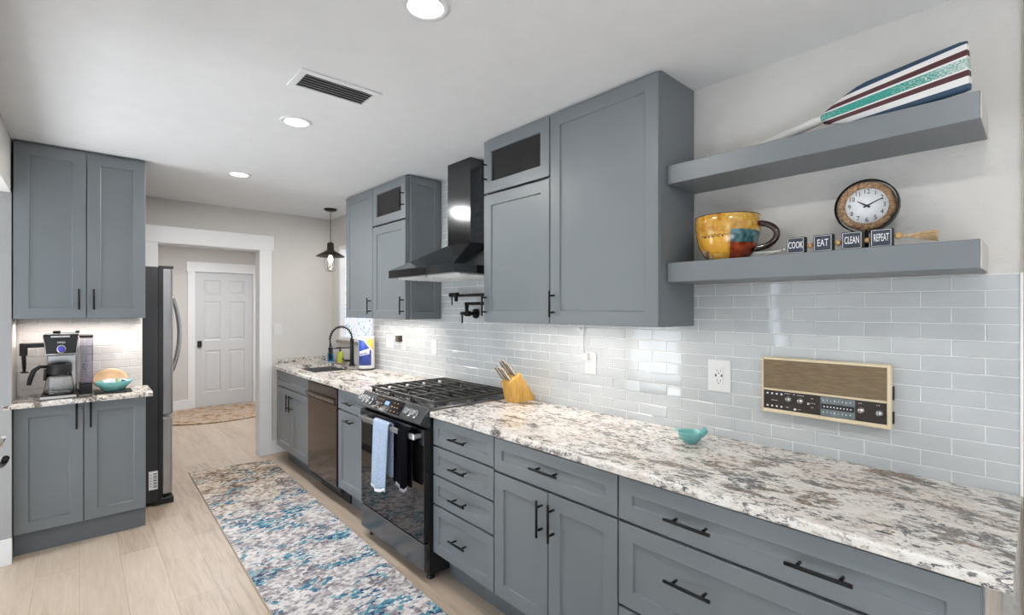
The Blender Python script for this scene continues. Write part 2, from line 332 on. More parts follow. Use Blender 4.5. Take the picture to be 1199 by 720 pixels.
# ------------------------------------------------------------------ mesh helpers
class MB:
    def __init__(s): s.bm = bmesh.new(); s.mi = 0
    def face(s, pts, smooth=False):
        vs = [s.bm.verts.new(p) for p in pts]; f = s.bm.faces.new(vs); f.material_index = s.mi; f.smooth = smooth; return f
    def box(s, x0, x1, y0, y1, z0, z1):
        x0, x1 = min(x0, x1), max(x0, x1); y0, y1 = min(y0, y1), max(y0, y1); z0, z1 = min(z0, z1), max(z0, z1)
        v = [s.bm.verts.new(p) for p in ((x0, y0, z0), (x1, y0, z0), (x1, y1, z0), (x0, y1, z0), (x0, y0, z1), (x1, y0, z1), (x1, y1, z1), (x0, y1, z1))]
        for q in ((3, 2, 1, 0), (4, 5, 6, 7), (0, 1, 5, 4), (1, 2, 6, 5), (2, 3, 7, 6), (3, 0, 4, 7)):
            f = s.bm.faces.new([v[i] for i in q]); f.material_index = s.mi
        return s
    def hexa(s, b, t):      # b, t: four bottom and four top points
        v = [s.bm.verts.new(p) for p in list(b) + list(t)]
        for q in ((3, 2, 1, 0), (4, 5, 6, 7), (0, 1, 5, 4), (1, 2, 6, 5), (2, 3, 7, 6), (3, 0, 4, 7)):
            f = s.bm.faces.new([v[i] for i in q]); f.material_index = s.mi
        return s
    def loft(s, rings, closed=True, cap=True, smooth=True):
        R = [[s.bm.verts.new(p) for p in r] for r in rings]; n = len(R[0])
        for a, b in zip(R[:-1], R[1:]):
            for i in range(n if closed else n - 1):
                j = (i + 1) % n
                f = s.bm.faces.new((a[i], a[j], b[j], b[i])); f.smooth = smooth; f.material_index = s.mi
        if cap and closed:
            f = s.bm.faces.new(list(reversed(R[0]))); f.material_index = s.mi
            f = s.bm.faces.new(R[-1]); f.material_index = s.mi
        return s
    def lathe(s, prof, c=(0, 0, 0), seg=24, axis='z', cap=False):
        rings = []
        for r, h in prof:
            ring = []
            for i in range(seg):
                a = 2 * PI * i / seg; u, w_ = r * math.cos(a), r * math.sin(a)
                p = {'z': (u, w_, h), 'x': (h, u, w_), 'y': (w_, h, u)}[axis]
                ring.append((c[0] + p[0], c[1] + p[1], c[2] + p[2]))
            rings.append(ring)
        return s.loft(rings, cap=cap)
    def cyl(s, p0, p1, r, seg=12, r2=None):
        p0, p1 = Vector(p0), Vector(p1); d = (p1 - p0).normalized()
        a = d.orthogonal().normalized(); b = d.cross(a)
        def ring(p, rr): return [p + a * (rr * math.cos(2 * PI * i / seg)) + b * (rr * math.sin(2 * PI * i / seg)) for i in range(seg)]
        return s.loft([ring(p0, r), ring(p1, r if r2 is None else r2)])
    def tube(s, pts, r, seg=10, closed=False, ry=None):
        P = [Vector(p) for p in pts]; n = len(P); rings = []
        up = None
        for i, p in enumerate(P):
            if closed: d = P[(i + 1) % n] - P[i - 1]
            else: d = P[min(i + 1, n - 1)] - P[max(i - 1, 0)]
            d.normalize()
            a = d.orthogonal().normalized() if up is None else (up - d * up.dot(d)).normalized()
            up = a; b = d.cross(a)
            rr = r[i] if hasattr(r, '__len__') else r
            rings.append([p + a * (rr * math.cos(2 * PI * k / seg)) + b * (rr * math.sin(2 * PI * k / seg)) for k in range(seg)])
        if closed: rings.append(rings[0]); return s.loft(rings, cap=False)
        return s.loft(rings)
    def sphere(s, c, r, seg=12, rings=8, sz=1.0):
        prof = [(max(1e-4, r * math.sin(PI * i / rings)), -r * sz * math.cos(PI * i / rings)) for i in range(rings + 1)]
        return s.lathe(prof, c, seg)
    def prism(s, poly, a0, a1, axis='y'):   # poly of (u,v); axis y -> (u, a, v); x -> (a, u, v); z -> (u, v, a)
        def P(p, a): return {'y': (p[0], a, p[1]), 'x': (a, p[0], p[1]), 'z': (p[0], p[1], a)}[axis]
        return s.loft([[P(p, a0) for p in poly], [P(p, a1) for p in poly]], smooth=False)
    def text(s, txt, M4):
        cu = bpy.data.curves.new('t', 'FONT'); cu.body = txt; cu.size = 1.0; cu.align_x = 'CENTER'; cu.align_y = 'CENTER'; cu.extrude = 0.02; cu.resolution_u = 3
        o = bpy.data.objects.new('t', cu); C.objects.link(o)
        bpy.context.view_layer.update()
        me = bpy.data.meshes.new_from_object(o.evaluated_get(bpy.context.evaluated_depsgraph_get()))
        me.transform(M4); n0 = len(s.bm.faces)
        s.bm.from_mesh(me); s.bm.faces.ensure_lookup_table()
        for f in s.bm.faces[n0:]: f.material_index = s.mi
        bpy.data.objects.remove(o); bpy.data.curves.remove(cu); bpy.data.meshes.remove(me); return s
    def build(s, name, mats, parent=None, bevel=0.0, world=False, seg=1, fix=True):
        if fix: bmesh.ops.recalc_face_normals(s.bm, faces=s.bm.faces)
        me = bpy.data.meshes.new(name)
        if world and parent is not None:
            root = parent
            while root.parent: root = root.parent
            Mi = (Matrix.Translation(root.location) @ root.rotation_euler.to_matrix().to_4x4()).inverted()
            s.bm.transform(Mi)
        s.bm.to_mesh(me); s.bm.free()
        o = bpy.data.objects.new(name, me); C.objects.link(o)
        for m in (mats if isinstance(mats, (list, tuple)) else [mats]): me.materials.append(M[m] if isinstance(m, str) else m)
        if parent is not None: o.parent = parent
        if bevel:
            bv = o.modifiers.new('bevel', 'BEVEL'); bv.width = bevel; bv.segments = seg; bv.limit_method = 'ANGLE'; bv.angle_limit = 0.6
        return o
def thing(name, label, cat, loc=(0, 0, 0), rotz=0.0, group=None):
    o = bpy.data.objects.new(name, None); C.objects.link(o); o.empty_display_size = 0.05
    o.location = loc; o.rotation_euler = (0, 0, rotz); o['label'] = label; o['category'] = cat
    if group: o['group'] = group
    return o
def tag(o, label, cat, group=None):
    o['label'] = label; o['category'] = cat
    if group: o['group'] = group
    return o
def struct(o): o['kind'] = 'structure'; return o
def TM(origin, ux, uy, sx=1.0, sy=None):
    """matrix that lays text (its x, y, z) along ux, uy, ux x uy"""
    ux, uy = Vector(ux).normalized(), Vector(uy).normalized(); n = ux.cross(uy); sy = sx if sy is None else sy
    R = Matrix((ux * sx, uy * sy, n * sy)).transposed().to_4x4()
    return Matrix.Translation(Vector(origin)) @ R
RU = (0, -1, 0); ZU = (0, 0, 1)        # text on the right-hand wall reads towards -y

# ------------------------------------------------------------------ the setting
WX = 2.05; FARY = 5.21; HALLY = 8.35
DX0, DX1, DZ = 0.50, 1.335, 2.05            # clear doorway in the far wall
OY0, OY1 = 0.9, 3.97                        # wide opening in the left wall
LX = -0.292
struct(MB().box(-3.5, 2.3, -3.5, HALLY + 0.1, -0.06, 0).build('floor', 'floor'))
struct(MB().box(-3.499, LX - 0.18, -3.499, FARY - 0.001, 0.0005, 0.006).build('floor_bounce_left', 'pale_floor'))  # unseen floor sheet, pale bluish colour made up to cool the sun's bounce
struct(MB().box(-3.5, 2.3, -3.5, HALLY + 0.1, CEIL, CEIL + 0.08).build('ceiling', 'ceil'))
WY0, WY1, WZ0, WZ1 = 4.225, 5.02, 1.135, 2.13   # the window over the sink
b = MB()
b.box(WX, WX + 0.14, -3.5, WY0, 0, CEIL); b.box(WX, WX + 0.14, WY1, FARY + 0.12, 0, CEIL)
b.box(WX, WX + 0.14, WY0, WY1, 0, WZ0); b.box(WX, WX + 0.14, WY0, WY1, WZ1, CEIL)
struct(b.build('wall_right', 'wall'))
b = MB()
b.box(-0.55, DX0, FARY, FARY + 0.12, 0, CEIL); b.box(DX1, WX, FARY, FARY + 0.12, 0, CEIL); b.box(DX0, DX1, FARY, FARY + 0.12, DZ, CEIL)
struct(b.build('wall_far', 'wall'))
b = MB()
b.box(LX - 0.14, LX, OY0 - 0.12, OY0, 0, CEIL); b.box(LX - 0.14, LX, OY1, FARY, 0, CEIL); b.box(LX - 0.14, LX, OY0, OY1, 2.13, CEIL)
struct(b.build('wall_left', ['wall']))
struct(MB().box(LX - 0.16, LX + 0.003, OY1 - 0.012, OY1 - 0.0005, 0, 2.129).build('trim_1', 'wall_white'))
b = MB(); b.box(LX - 0.16, LX + 0.006, OY1 - 0.026, OY1 - 0.013, 0, 0.15); struct(b.build('baseboard_left', 'trim', bevel=0.003))
# rooms around, unseen: window walls invented behind the camera and at left for daylight
b = MB(); b.box(-3.5, 2.3, -3.6, -3.5, 0, 0.5); b.box(-3.5, 2.3, -3.6, -3.5, 2.4, CEIL); b.box(-3.5, -2.3, -3.6, -3.5, 0.5, 2.4); b.box(1.1, 2.3, -3.6, -3.5, 0.5, 2.4)
struct(b.build('wall_back', 'wall'))
b = MB(); b.box(-3.6, -3.5, -3.5, FARY, 0, 0.4); b.box(-3.6, -3.5, -3.5, FARY, 2.3, CEIL); b.box(-3.6, -3.5, -3.5, -3.2, 0.4, 2.3); b.box(-3.6, -3.5, -0.3, 2.5, 0.4, 2.3); b.box(-3.6, -3.5, 5.0, FARY, 0.4, 2.3)
struct(b.build('wall_side', 'wall'))
struct(MB().box(-3.5, LX - 0.14, FARY, FARY + 0.12, 0, CEIL).build('wall_next_room', 'wall'))
# partition that carries the coffee nook tiles
struct(MB().box(LX + 0.001, 0.335, 4.325, 4.39, 0, CEIL - 0.001).build('wall_partition', 'wall'))
# hall
b = MB(); b.box(-0.67, -0.55, FARY, HALLY, 0, CEIL); struct(b.build('wall_hall_left', 'wall_hall'))
struct(MB().box(2.19, 2.3, FARY + 0.121, HALLY, 0, CEIL).build('wall_hall_right', 'wall_hall'))
HD0, HD1, HZ = 1.258, 2.035, 2.012
b = MB(); b.box(-0.55, HD0, HALLY, HALLY + 0.1, 0, CEIL); b.box(HD1, 2.3, HALLY, HALLY + 0.1, 0, CEIL); b.box(HD0, HD1, HALLY, HALLY + 0.1, HZ, CEIL)
struct(b.build('wall_hall_end', 'wall_hall'))
# doorway casing in the far wall
y0 = FARY - 0.02
b = MB(); b.box(DX1 - 0.012, 1.437, y0, FARY, 0, DZ - 0.005); b.box(0.405, DX0 + 0.012, y0, FARY, 0, DZ - 0.005)
b.box(0.395, 1.457, y0 - 0.006, FARY, DZ - 0.005, 2.195)
b.box(DX1 - 0.012, DX1 + 0.002, FARY, FARY + 0.13, 0, DZ); b.box(DX0 - 0.002, DX0 + 0.012, FARY, FARY + 0.13, 0, DZ); b.box(DX0, DX1, FARY, FARY + 0.13, DZ - 0.012, DZ + 0.002)
struct(b.build('trim_2', 'trim', bevel=0.002))
struct(MB().box(1.438, WX, FARY - 0.014, FARY, 0, 0.14).build('baseboard_far', 'trim', bevel=0.003))
struct(MB().box(-0.55, 1.17, HALLY - 0.014, HALLY, 0, 0.14).build('baseboard_hall', 'trim', bevel=0.003))
# hall door: six raised panels, casing, black latch
b = MB()
D0, D1, yd = HD0 + 0.004, HD1 - 0.004, HALLY + 0.012
def panel_door(b, x0, x1, z0, z1, y, t, panels):
    xs = sorted({x0, x1} | {p[0] for p in panels} | {p[1] for p in panels}); zs = sorted({z0, z1} | {p[2] for p in panels} | {p[3] for p in panels})
    for i in range(len(xs) - 1):
        for j in range(len(zs) - 1):
            xa, xb, za, zb = xs[i], xs[i + 1], zs[j], zs[j + 1]
            if any(p[0] <= xa and xb <= p[1] and p[2] <= za and zb <= p[3] for p in panels): continue
            b.face([(xa, y, za), (xb, y, za), (xb, y, zb), (xa, y, zb)])
    for (xa, xb, za, zb) in panels:
        o = [(xa, y, za), (xb, y, za), (xb, y, zb), (xa, y, zb)]
        e = 0.018; q = [(xa + e, y + 0.010, za + e), (xb - e, y + 0.010, za + e), (xb - e, y + 0.010, zb - e), (xa + e, y + 0.010, zb - e)]
        e = 0.045; r = [(xa + e, y + 0.003, za + e), (xb - e, y + 0.003, za + e), (xb - e, y + 0.003, zb - e), (xa + e, y + 0.003, zb - e)]
        for A, B in ((o, q), (q, r)):
            for k in range(4): b.face([A[k], A[(k + 1) % 4], B[(k + 1) % 4], B[k]])
        b.face(r)
    b.box(x0, x1, y + 0.012, y + t, z0, z1)
wd = D1 - D0; pw = (wd - 0.11 * 2 - 0.10) / 2
cols = [(D0 + 0.11, D0 + 0.11 + pw), (D1 - 0.11 - pw, D1 - 0.11)]
pan = [(a, c_, z0_, z1_) for a, c_ in cols for z0_, z1_ in ((0.22, 0.84), (0.99, 1.58), (1.68, 1.90))]
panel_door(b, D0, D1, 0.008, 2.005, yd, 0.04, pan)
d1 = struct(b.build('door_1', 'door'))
b = MB(); b.box(D0 + 0.03, D0 + 0.085, yd - 0.022, yd, 0.90, 0.99); b.cyl((D0 + 0.057, yd - 0.022, 0.93), (D0 + 0.057, yd - 0.05, 0.93), 0.024, 14)
b.build('door_handle', 'matte_black', d1, bevel=0.004)
b = MB(); b.box(1.17, HD0 + 0.003, HALLY - 0.018, HALLY, 0, HZ); b.box(HD1 - 0.003, 2.125, HALLY - 0.018, HALLY, 0, HZ); b.box(1.155, 2.14, HALLY - 0.024, HALLY, HZ, 2.155)
struct(b.build('trim_3', 'trim', bevel=0.002))
# corner casing at the near end of the tiled wall
struct(MB().box(WX - 0.016, WX, -0.11, 0.034, 0, CEIL).build('trim_4', 'casing_tan', bevel=0.003))
# side door just left of the picture, only its lever reaches in
sd = struct(MB().box(LX + 0.002, LX + 0.036, 1.55, 2.36, 0.01, 2.03).build('door_2', 'door', bevel=0.002))
b = MB(); b.cyl((LX + 0.036, 2.29, 0.95), (LX + 0.092, 2.29, 0.95), 0.013); b.tube([(LX + 0.088, 2.295, 0.945), (LX + 0.104, 2.27, 0.952), (LX + 0.112, 2.24, 0.968), (LX + 0.118, 2.215, 0.985)], 0.009)
b.build('door_handle', 'black', sd)
b = MB(); b.cyl((LX + 0.036, 2.29, 1.02), (LX + 0.08, 2.29, 1.02), 0.017); b.tube([(LX + 0.076, 2.295, 1.005), (LX + 0.098, 2.275, 1.018), (LX + 0.110, 2.255, 1.045)], [0.008, 0.009, 0.006])
b.build('deadbolt', 'steel', sd)

# window over the sink
wn = struct(MB().box(WX + 0.055, WX + 0.07, WY0, WY1, WZ0, WZ1).build('window_1', 'frost'))
b = MB(); t = 0.035
b.box(WX + 0.002, WX + 0.10, WY0, WY0 + t, WZ0, WZ1); b.box(WX + 0.002, WX + 0.10, WY1 - t, WY1, WZ0, WZ1); b.box(WX + 0.002, WX + 0.10, WY0 + t, WY1 - t, WZ1 - t, WZ1); b.box(WX + 0.002, WX + 0.10, WY0 + t, WY1 - t, WZ0, WZ0 + t)
b.box(WX + 0.04, WX + 0.10, WY0 + t, WY1 - t, 1.61, 1.65)
b.build('window_frame', 'trim', wn, bevel=0.002)
MB().box(WX - 0.03, WX + 0.04, WY0 - 0.005, WY1 + 0.005, WZ0 - 0.03, WZ0).build('window_sill', 'stone', wn, bevel=0.003)

# glass tile backsplash: every tile modelled, with a slight tilt of its own
def tiles(name, mat, place, u0, u1, z0, z1, tw, th, zref, uref, holes=()):
    """place(u, z, out) -> point; tiles fill u0..u1, z0..z1"""
    b = MB(); g = 0.0036; e = 0.0016; d = 0.0030
    rows = range(math.floor((z0 - zref) / th) - 1, math.ceil((z1 - zref) / th) + 1)
    for k in rows:
        za, zb = max(z0, zref + k * th), min(z1, zref + (k + 1) * th)
        if zb - za < 0.008: continue
        off = uref + (tw / 2 if k % 2 else 0)
        j0 = math.floor((u0 - off) / tw) - 1
        for j in range(j0, j0 + int((u1 - u0) / tw) + 4):
            ua, ub = max(u0, off + j * tw), min(u1, off + (j + 1) * tw)
            if ub - ua < 0.012: continue
            A, B, Cc, D = ua + g / 2, ub - g / 2, za + g / 2, zb - g / 2
            tx, tz = random.gauss(0, 0.00030), random.gauss(0, 0.00022)
            base = [(A, Cc), (B, Cc), (B, D), (A, D)]; top = [(A + e, Cc + e), (B - e, Cc + e), (B - e, D - e), (A + e, D - e)]
            tl = [(-tx - tz), (tx - tz), (tx + tz), (-tx + tz)]
            P0 = [place(p[0], p[1], 0.0005) for p in base]; P1 = [place(p[0], p[1], d * 0.6) for p in base]; P2 = [place(p[0], p[1], d + q) for p, q in zip(top, tl)]
            for X, Y in ((P0, P1), (P1, P2)):
                for i in range(4): b.face([X[i], X[(i + 1) % 4], Y[(i + 1) % 4], Y[i]])
            b.face(P2)
    return b
pr = lambda u, z, o: (WX - 0.0065 - o, u, z)
b = MB(); b.box(WX - 0.0072, WX - 0.0003, 0.034, 4.195, 0.88, 1.567); b.box(WX - 0.0072, WX - 0.0003, 2.19, 3.05, 1.567, CEIL - 0.001)
sp = struct(b.build('trim_5', 'grout'))
tb = tiles('t', 'tile', pr, 0.040, 4.19, 0.90, 1.565, 0.1515, 0.0516, 1.208, 0.037)
tb.build('wall_tiles', 'tile', sp, fix=False)
tb = tiles('t', 'tile', pr, 2.192, 3.048, 1.567, CEIL - 0.002, 0.1515, 0.0516, 1.208, 0.037)
tb.build('hood_tiles', 'tile', sp, fix=False)
pl = lambda u, z, o: (u, 4.3215 - o, z)
sl = struct(MB().box(LX + 0.002, 0.333, 4.321, 4.3245, 0.88, 1.40).build('trim_6', 'grout'))
tiles('t', 'wtile', pl, LX + 0.004, 0.331, 0.915, 1.40, 0.1515, 0.0516, 1.208, 0.03).build('wall_tiles', 'wtile', sl, fix=False)
# metal edge where the tile ends
MB().box(WX - 0.013, WX - 0.0005, 0.034, 0.0395, 0.914, 1.567).build('edge_strip', 'trim', sp)

# ------------------------------------------------------------------ cabinets
def shaker(x0, x1, z0, z1, yf=-0.020, t=0.020, rail=0.062, rec=0.009, glass_hole=False):
    b = MB(); y = yf
    o = [(x0, y, z0), (x1, y, z0), (x1, y, z1), (x0, y, z1)]
    ia = [(x0 + rail, y, z0 + rail), (x1 - rail, y, z0 + rail), (x1 - rail, y, z1 - rail), (x0 + rail, y, z1 - rail)]
    e = 0.003
    ib = [(x0 + rail + e, y + rec, z0 + rail + e), (x1 - rail - e, y + rec, z0 + rail + e), (x1 - rail - e, y + rec, z1 - rail - e), (x0 + rail + e, y + rec, z1 - rail - e)]
    bk = [(p[0], yf + t, p[2]) for p in o]
    for A, B in ((o, ia), (ia, ib), (bk, o)):
        for k in range(4): b.face([A[k], A[(k + 1) % 4], B[(k + 1) % 4], B[k]])
    if glass_hole:
        ibk = [(p[0], yf + t, p[2]) for p in ib]
        for A, B in ((ib, ibk), (ibk, bk)):
            for k in range(4): b.face([A[k], A[(k + 1) % 4], B[(k + 1) % 4], B[k]])
    else: b.face(ib); b.face(list(reversed(bk)))
    bmesh.ops.remove_doubles(b.bm, verts=b.bm.verts, dist=1e-5)
    return b
def pull(p, vert, L=0.13, yf=-0.020):
    x, z = p; b = MB(); r = 0.0055; o = 0.034
    d = (0, 0, 1) if vert else (1, 0, 0)
    P = lambda s, y: (x + d[0] * s, y, z + d[2] * s)
    b.cyl(P(-L / 2, yf - o), P(L / 2, yf - o), r, 10)
    for s in (-L * 0.32, L * 0.32): b.cyl(P(s, yf), P(s, yf - o), 0.0048, 8)
    return b
def cabinet(name, label, loc, rotz, wd, depth, z0, z1, fronts, toe=None, inset=0.0, cat='cabinet', group=None, gap=0.0025, side=None, hollow=False):
    t = thing(name, label, cat, loc, rotz, group)
    b = MB()
    gl = [f for f in fronts if f[4] == 'glass']
    if gl:
        zz = gl[0][2]
        b.box(0.001, wd - 0.001, 0, depth, z0, zz - 0.005)
        th = 0.018
        b.box(0.001, th, 0, depth, zz - 0.005, z1); b.box(wd - th, wd - 0.001, 0, depth, zz - 0.005, z1); b.box(th, wd - th, 0, depth, z1 - th, z1); b.box(th, wd - th, depth - 0.01, depth, zz - 0.005, z1 - th)
    elif hollow:
        th = 0.018
        b.box(0.001, wd - 0.001, 0, depth, z0, z0 + th); b.box(0.001, wd - 0.001, 0, th, z0 + th, z1); b.box(0.001, th, th, depth, z0 + th, z1); b.box(wd - th, wd - 0.001, th, depth, z0 + th, z1); b.box(th, wd - th, depth - th, depth, z0 + th, z1)
    else: b.box(0.001, wd - 0.001, 0, depth, z0, z1)
    b.build('carcass', 'cab', t)
    if toe: MB().box(0.001, wd - 0.001, toe[0], depth, 0, z0 - 0.0005).build('toe_kick', toe[1] if len(toe) > 1 else 'cab', t)
    for f in fronts:
        x0, x1, za, zb, kind, handles = f[:6]; rail = f[6] if len(f) > 6 else 0.062
        d = shaker(x0 + gap, x1 - gap, za + gap, zb - gap, rail=rail, glass_hole=(kind == 'glass')).build('door' if kind != 'drawer' else 'drawer', 'cab', t, bevel=0.0012)
        if kind == 'glass': MB().box(x0 + rail, x1 - rail, -0.012, -0.008, za + rail, zb - rail).build('glass_pane', 'pane', d)
        for h in handles: pull(h[:2], h[2] == 'v', h[3] if len(h) > 3 else 0.13).build('handle', 'black', d)
    if side is not None: side(t)
    return t
M['pane'] = glass('smoked_pane', (0.30, 0.29, 0.31), 0.08, 1.45)
R_ = -PI / 2
FX = 1.425                                     # carcass plane of the right-hand base run (fronts stand 2 cm proud)
BD = 2.04 - FX
def base(name, label, ya, yb, fronts_, **kw):  # ya is the left (far) end
    return cabinet(name, label, (FX, ya, 0), R_, ya - yb, BD, 0.155, 0.879, fronts_, toe=(0.085, 'toe'), **kw)
ZT, ZD = 0.878, 0.733
# wide drawers nearest the camera
wdt = 0.997 - 0.081
base('wide_drawer_cabinet', 'wide grey base cabinet of long drawers nearest the camera under the granite worktop', 0.997, 0.081, [
    (0, wdt, 0.725, ZT, 'drawer', [(0.27, 0.795, 'h', 0.15), (0.62, 0.795, 'h', 0.15)], 0.055),
    (0, wdt, 0.427, 0.719, 'drawer', [(0.27, 0.60, 'h', 0.15), (0.62, 0.60, 'h', 0.15)], 0.058),
    (0, wdt, 0.160, 0.421, 'drawer', [(0.27, 0.32, 'h', 0.15), (0.62, 0.32, 'h', 0.15)], 0.058)],
    side=lambda t: MB().box(wdt - 0.001, wdt + 0.004, 0.05, BD, 0.0, 0.879).build('end_panel', 'casing_tan', t))
wdt2 = 1.676 - 0.999; hm = wdt2 * 0.5
base('double_door_base_cabinet', 'grey base cabinet with one drawer over two doors left of the wide drawers', 1.676, 0.999, [
    (0, wdt2, ZD - 0.008, ZT, 'drawer', [(hm, 0.805, 'h', 0.15)], 0.05),
    (0, hm, 0.160, ZD - 0.014, 'door', [(hm - 0.032, 0.61, 'v', 0.15)]),
    (hm, wdt2, 0.160, ZD - 0.014, 'door', [(hm + 0.032, 0.61, 'v', 0.15)])])
wdt3 = 2.184 - 1.678; hm = wdt3 / 2
base('drawer_stack_cabinet', 'narrow grey base cabinet of four drawers right of the range', 2.184, 1.678, [
    (0, wdt3, 0.735, ZT, 'drawer', [(hm, 0.805, 'h', 0.13)], 0.045), (0, wdt3, 0.580, 0.731, 'drawer', [(hm, 0.655, 'h', 0.13)], 0.045),
    (0, wdt3, 0.423, 0.576, 'drawer', [(hm, 0.50, 'h', 0.13)], 0.045), (0, wdt3, 0.160, 0.419, 'drawer', [(hm, 0.295, 'h', 0.13)], 0.05)])
wdt4 = 3.452 - 2.972; hm = wdt4 / 2
base('pullout_base_cabinet', 'narrow grey base cabinet left of the range with a drawer above a pull-out door', 3.452, 2.972, [
    (0, wdt4, 0.735, ZT, 'drawer', [(hm - 0.02, 0.800, 'h', 0.13)], 0.045), (0, wdt4, 0.160, 0.729, 'door', [(hm - 0.02, 0.675, 'h', 0.13)])])
wdt5 = 4.925 - 4.067; hm = wdt5 / 2
base('sink_base_cabinet', 'grey sink base cabinet with false drawer front and two doors beside the doorway', 4.925, 4.067, [
    (0, wdt5, 0.737, ZT, 'drawer', [], 0.05), (0, hm, 0.160, 0.731, 'door', [(hm - 0.035, 0.62, 'v', 0.15)]), (hm, wdt5, 0.160, 0.731, 'door', [(hm + 0.035, 0.62, 'v', 0.15)])], hollow=True)
# wall cabinets on the right
UX = 1.763; UD = 2.038 - UX; UZ0, UZ1 = 1.386, CEIL - 0.004
def upper(name, label, ya, yb, fronts_, **kw):
    return cabinet(name, label, (UX, ya, 0), R_, ya - yb, UD, UZ0, UZ1, fronts_, **kw)
a = 1.645 - 1.04
upper('tall_wall_cabinet', 'tall grey wall cabinet with one big door beside the open shelves', 1.645, 1.04, [(0, a, UZ0, UZ1 - 0.006, 'door', [(0.028, UZ0 + 0.10, 'v', 0.13)])])
a2 = 2.172 - 1.648
upper('glass_top_wall_cabinet', 'grey wall cabinet with small glass door over a plain door, right of the range hood', 2.172, 1.648, [
    (0, a2, UZ0, 2.118, 'door', [(0.025, UZ0 + 0.10, 'v', 0.13)]), (0, a2, 2.126, UZ1 - 0.006, 'glass', [(0.025, 2.25, 'v', 0.13)])])
a3 = 3.592 - 3.06
def endp(t):
    # shaker end panel facing the hood: local x = width
    s = shaker(0.02, UD, UZ0 + 0.002, UZ1 - 0.006, yf=-0.012, t=0.012, rail=0.055, rec=0.006)
    s.bm.transform(Matrix.Translation((a3, 0, 0)) @ Matrix.Rotation(PI / 2, 4, 'Z'))
    s.build('end_panel', 'cab', t)
upper('glass_top_wall_cabinet', 'grey wall cabinet with small glass door over a plain door, left of the range hood', 3.592, 3.072, [
    (0, a3 - 0.012, UZ0, 2.112, 'door', [(a3 - 0.037, UZ0 + 0.10, 'v', 0.13)]), (0, a3 - 0.012, 2.120, UZ1 - 0.006, 'glass', [(a3 - 0.037, 2.26, 'v', 0.13)])],
    side=lambda t: (globals().__setitem__('a3', 3.592 - 3.072), endp(t)))
a4 = 4.11 - 3.595
upper('corner_wall_cabinet', 'grey wall cabinet with one full-height door next to the sink window', 4.11, 3.595, [(0, a4, UZ0, UZ1 - 0.006, 'door', [(a4 - 0.028, UZ0 + 0.10, 'v', 0.13)])])
# coffee nook on the left
LW = 0.333 + 0.289
LY = 4.05
hm = LW / 2
cabinet('coffee_base_cabinet', 'grey two-door base cabinet under the coffee maker left of the refrigerator', (-0.289, LY, 0), 0, LW, 4.318 - LY, 0.125, 0.880, [
    (0, hm - 0.002, 0.130, 0.878, 'door', [(hm - 0.035, 0.80, 'v', 0.16)]), (hm - 0.002, LW, 0.130, 0.878, 'door', [(hm + 0.031, 0.80, 'v', 0.16)])], toe=(0.012, 'toe'))
LYU = 3.965
hm = 0.607 / 2
cabinet('coffee_wall_cabinet', 'grey two-door wall cabinet hanging above the coffee maker at left', (-0.283, LYU, 0), 0, 0.607, 4.318 - LYU, 1.402, CEIL - 0.004, [
    (0, hm + 0.012, 1.402, CEIL - 0.018, 'door', [(hm - 0.022, 1.52, 'v', 0.125)]), (hm + 0.012, 0.607, 1.402, CEIL - 0.018, 'door', [(hm + 0.046, 1.52, 'v', 0.125)])])

# ------------------------------------------------------------------ worktops
def nose(x0, x1, z0=0.8845, z1=0.914, r=0.009):
    p = [(x1, z0), (x1, z1)]
    for i in range(5): a = PI / 2 * i / 4; p.append((x0 + r - r * math.sin(a), z1 - r + r * math.cos(a)))
    for i in range(5): a = PI / 2 * i / 4; p.append((x0 + r * 0.6 - r * 0.6 * math.cos(a), z0 + r * 0.6 - r * 0.6 * math.sin(a)))
    return p
CB = 2.037
b = MB(); b.prism(nose(1.385, CB), 0.037, 2.186); tag(b.build('worktop', 'granite'), 'long speckled granite worktop right of the range', 'worktop')
SX0, SX1, SY0, SY1 = 1.50, 1.885, 4.20, 4.80
b = MB()
b.prism(nose(1.385, SX0), 2.965, 4.94); b.box(SX0, CB, 2.965, SY0, 0.8845, 0.914); b.box(SX1, CB, SY0, SY1, 0.8845, 0.914)
b.box(SX0, CB, SY1, FARY - 0.002, 0.8845, 0.914)
b.hexa([(1.40, 4.94, 0.8845), (SX0, 4.94, 0.8845), (SX0, FARY - 0.002, 0.8845), (1.475, FARY - 0.002, 0.8845)], [(1.40, 4.94, 0.914), (SX0, 4.94, 0.914), (SX0, FARY - 0.002, 0.914), (1.475, FARY - 0.002, 0.914)])
tag(b.build('worktop', 'granite'), 'speckled granite worktop left of the range with the sink cut into it', 'worktop')
tag(MB().box(1.50, CB, FARY - 0.022, FARY - 0.002, 0.9145, 0.955).build('granite_upstand', 'granite'), 'low granite upstand along the beige wall behind the sink', 'upstand')
t = []
b = MB(); b.prism([(4.36 - 0.405, 0.8845), (4.36 - 0.405, 0.905), (4.36 - 0.399, 0.914), (4.319, 0.914), (4.319, 0.8845)], -0.325, 0.362, 'x')
tag(b.build('worktop', 'granite'), 'short granite worktop under the coffee maker', 'worktop')

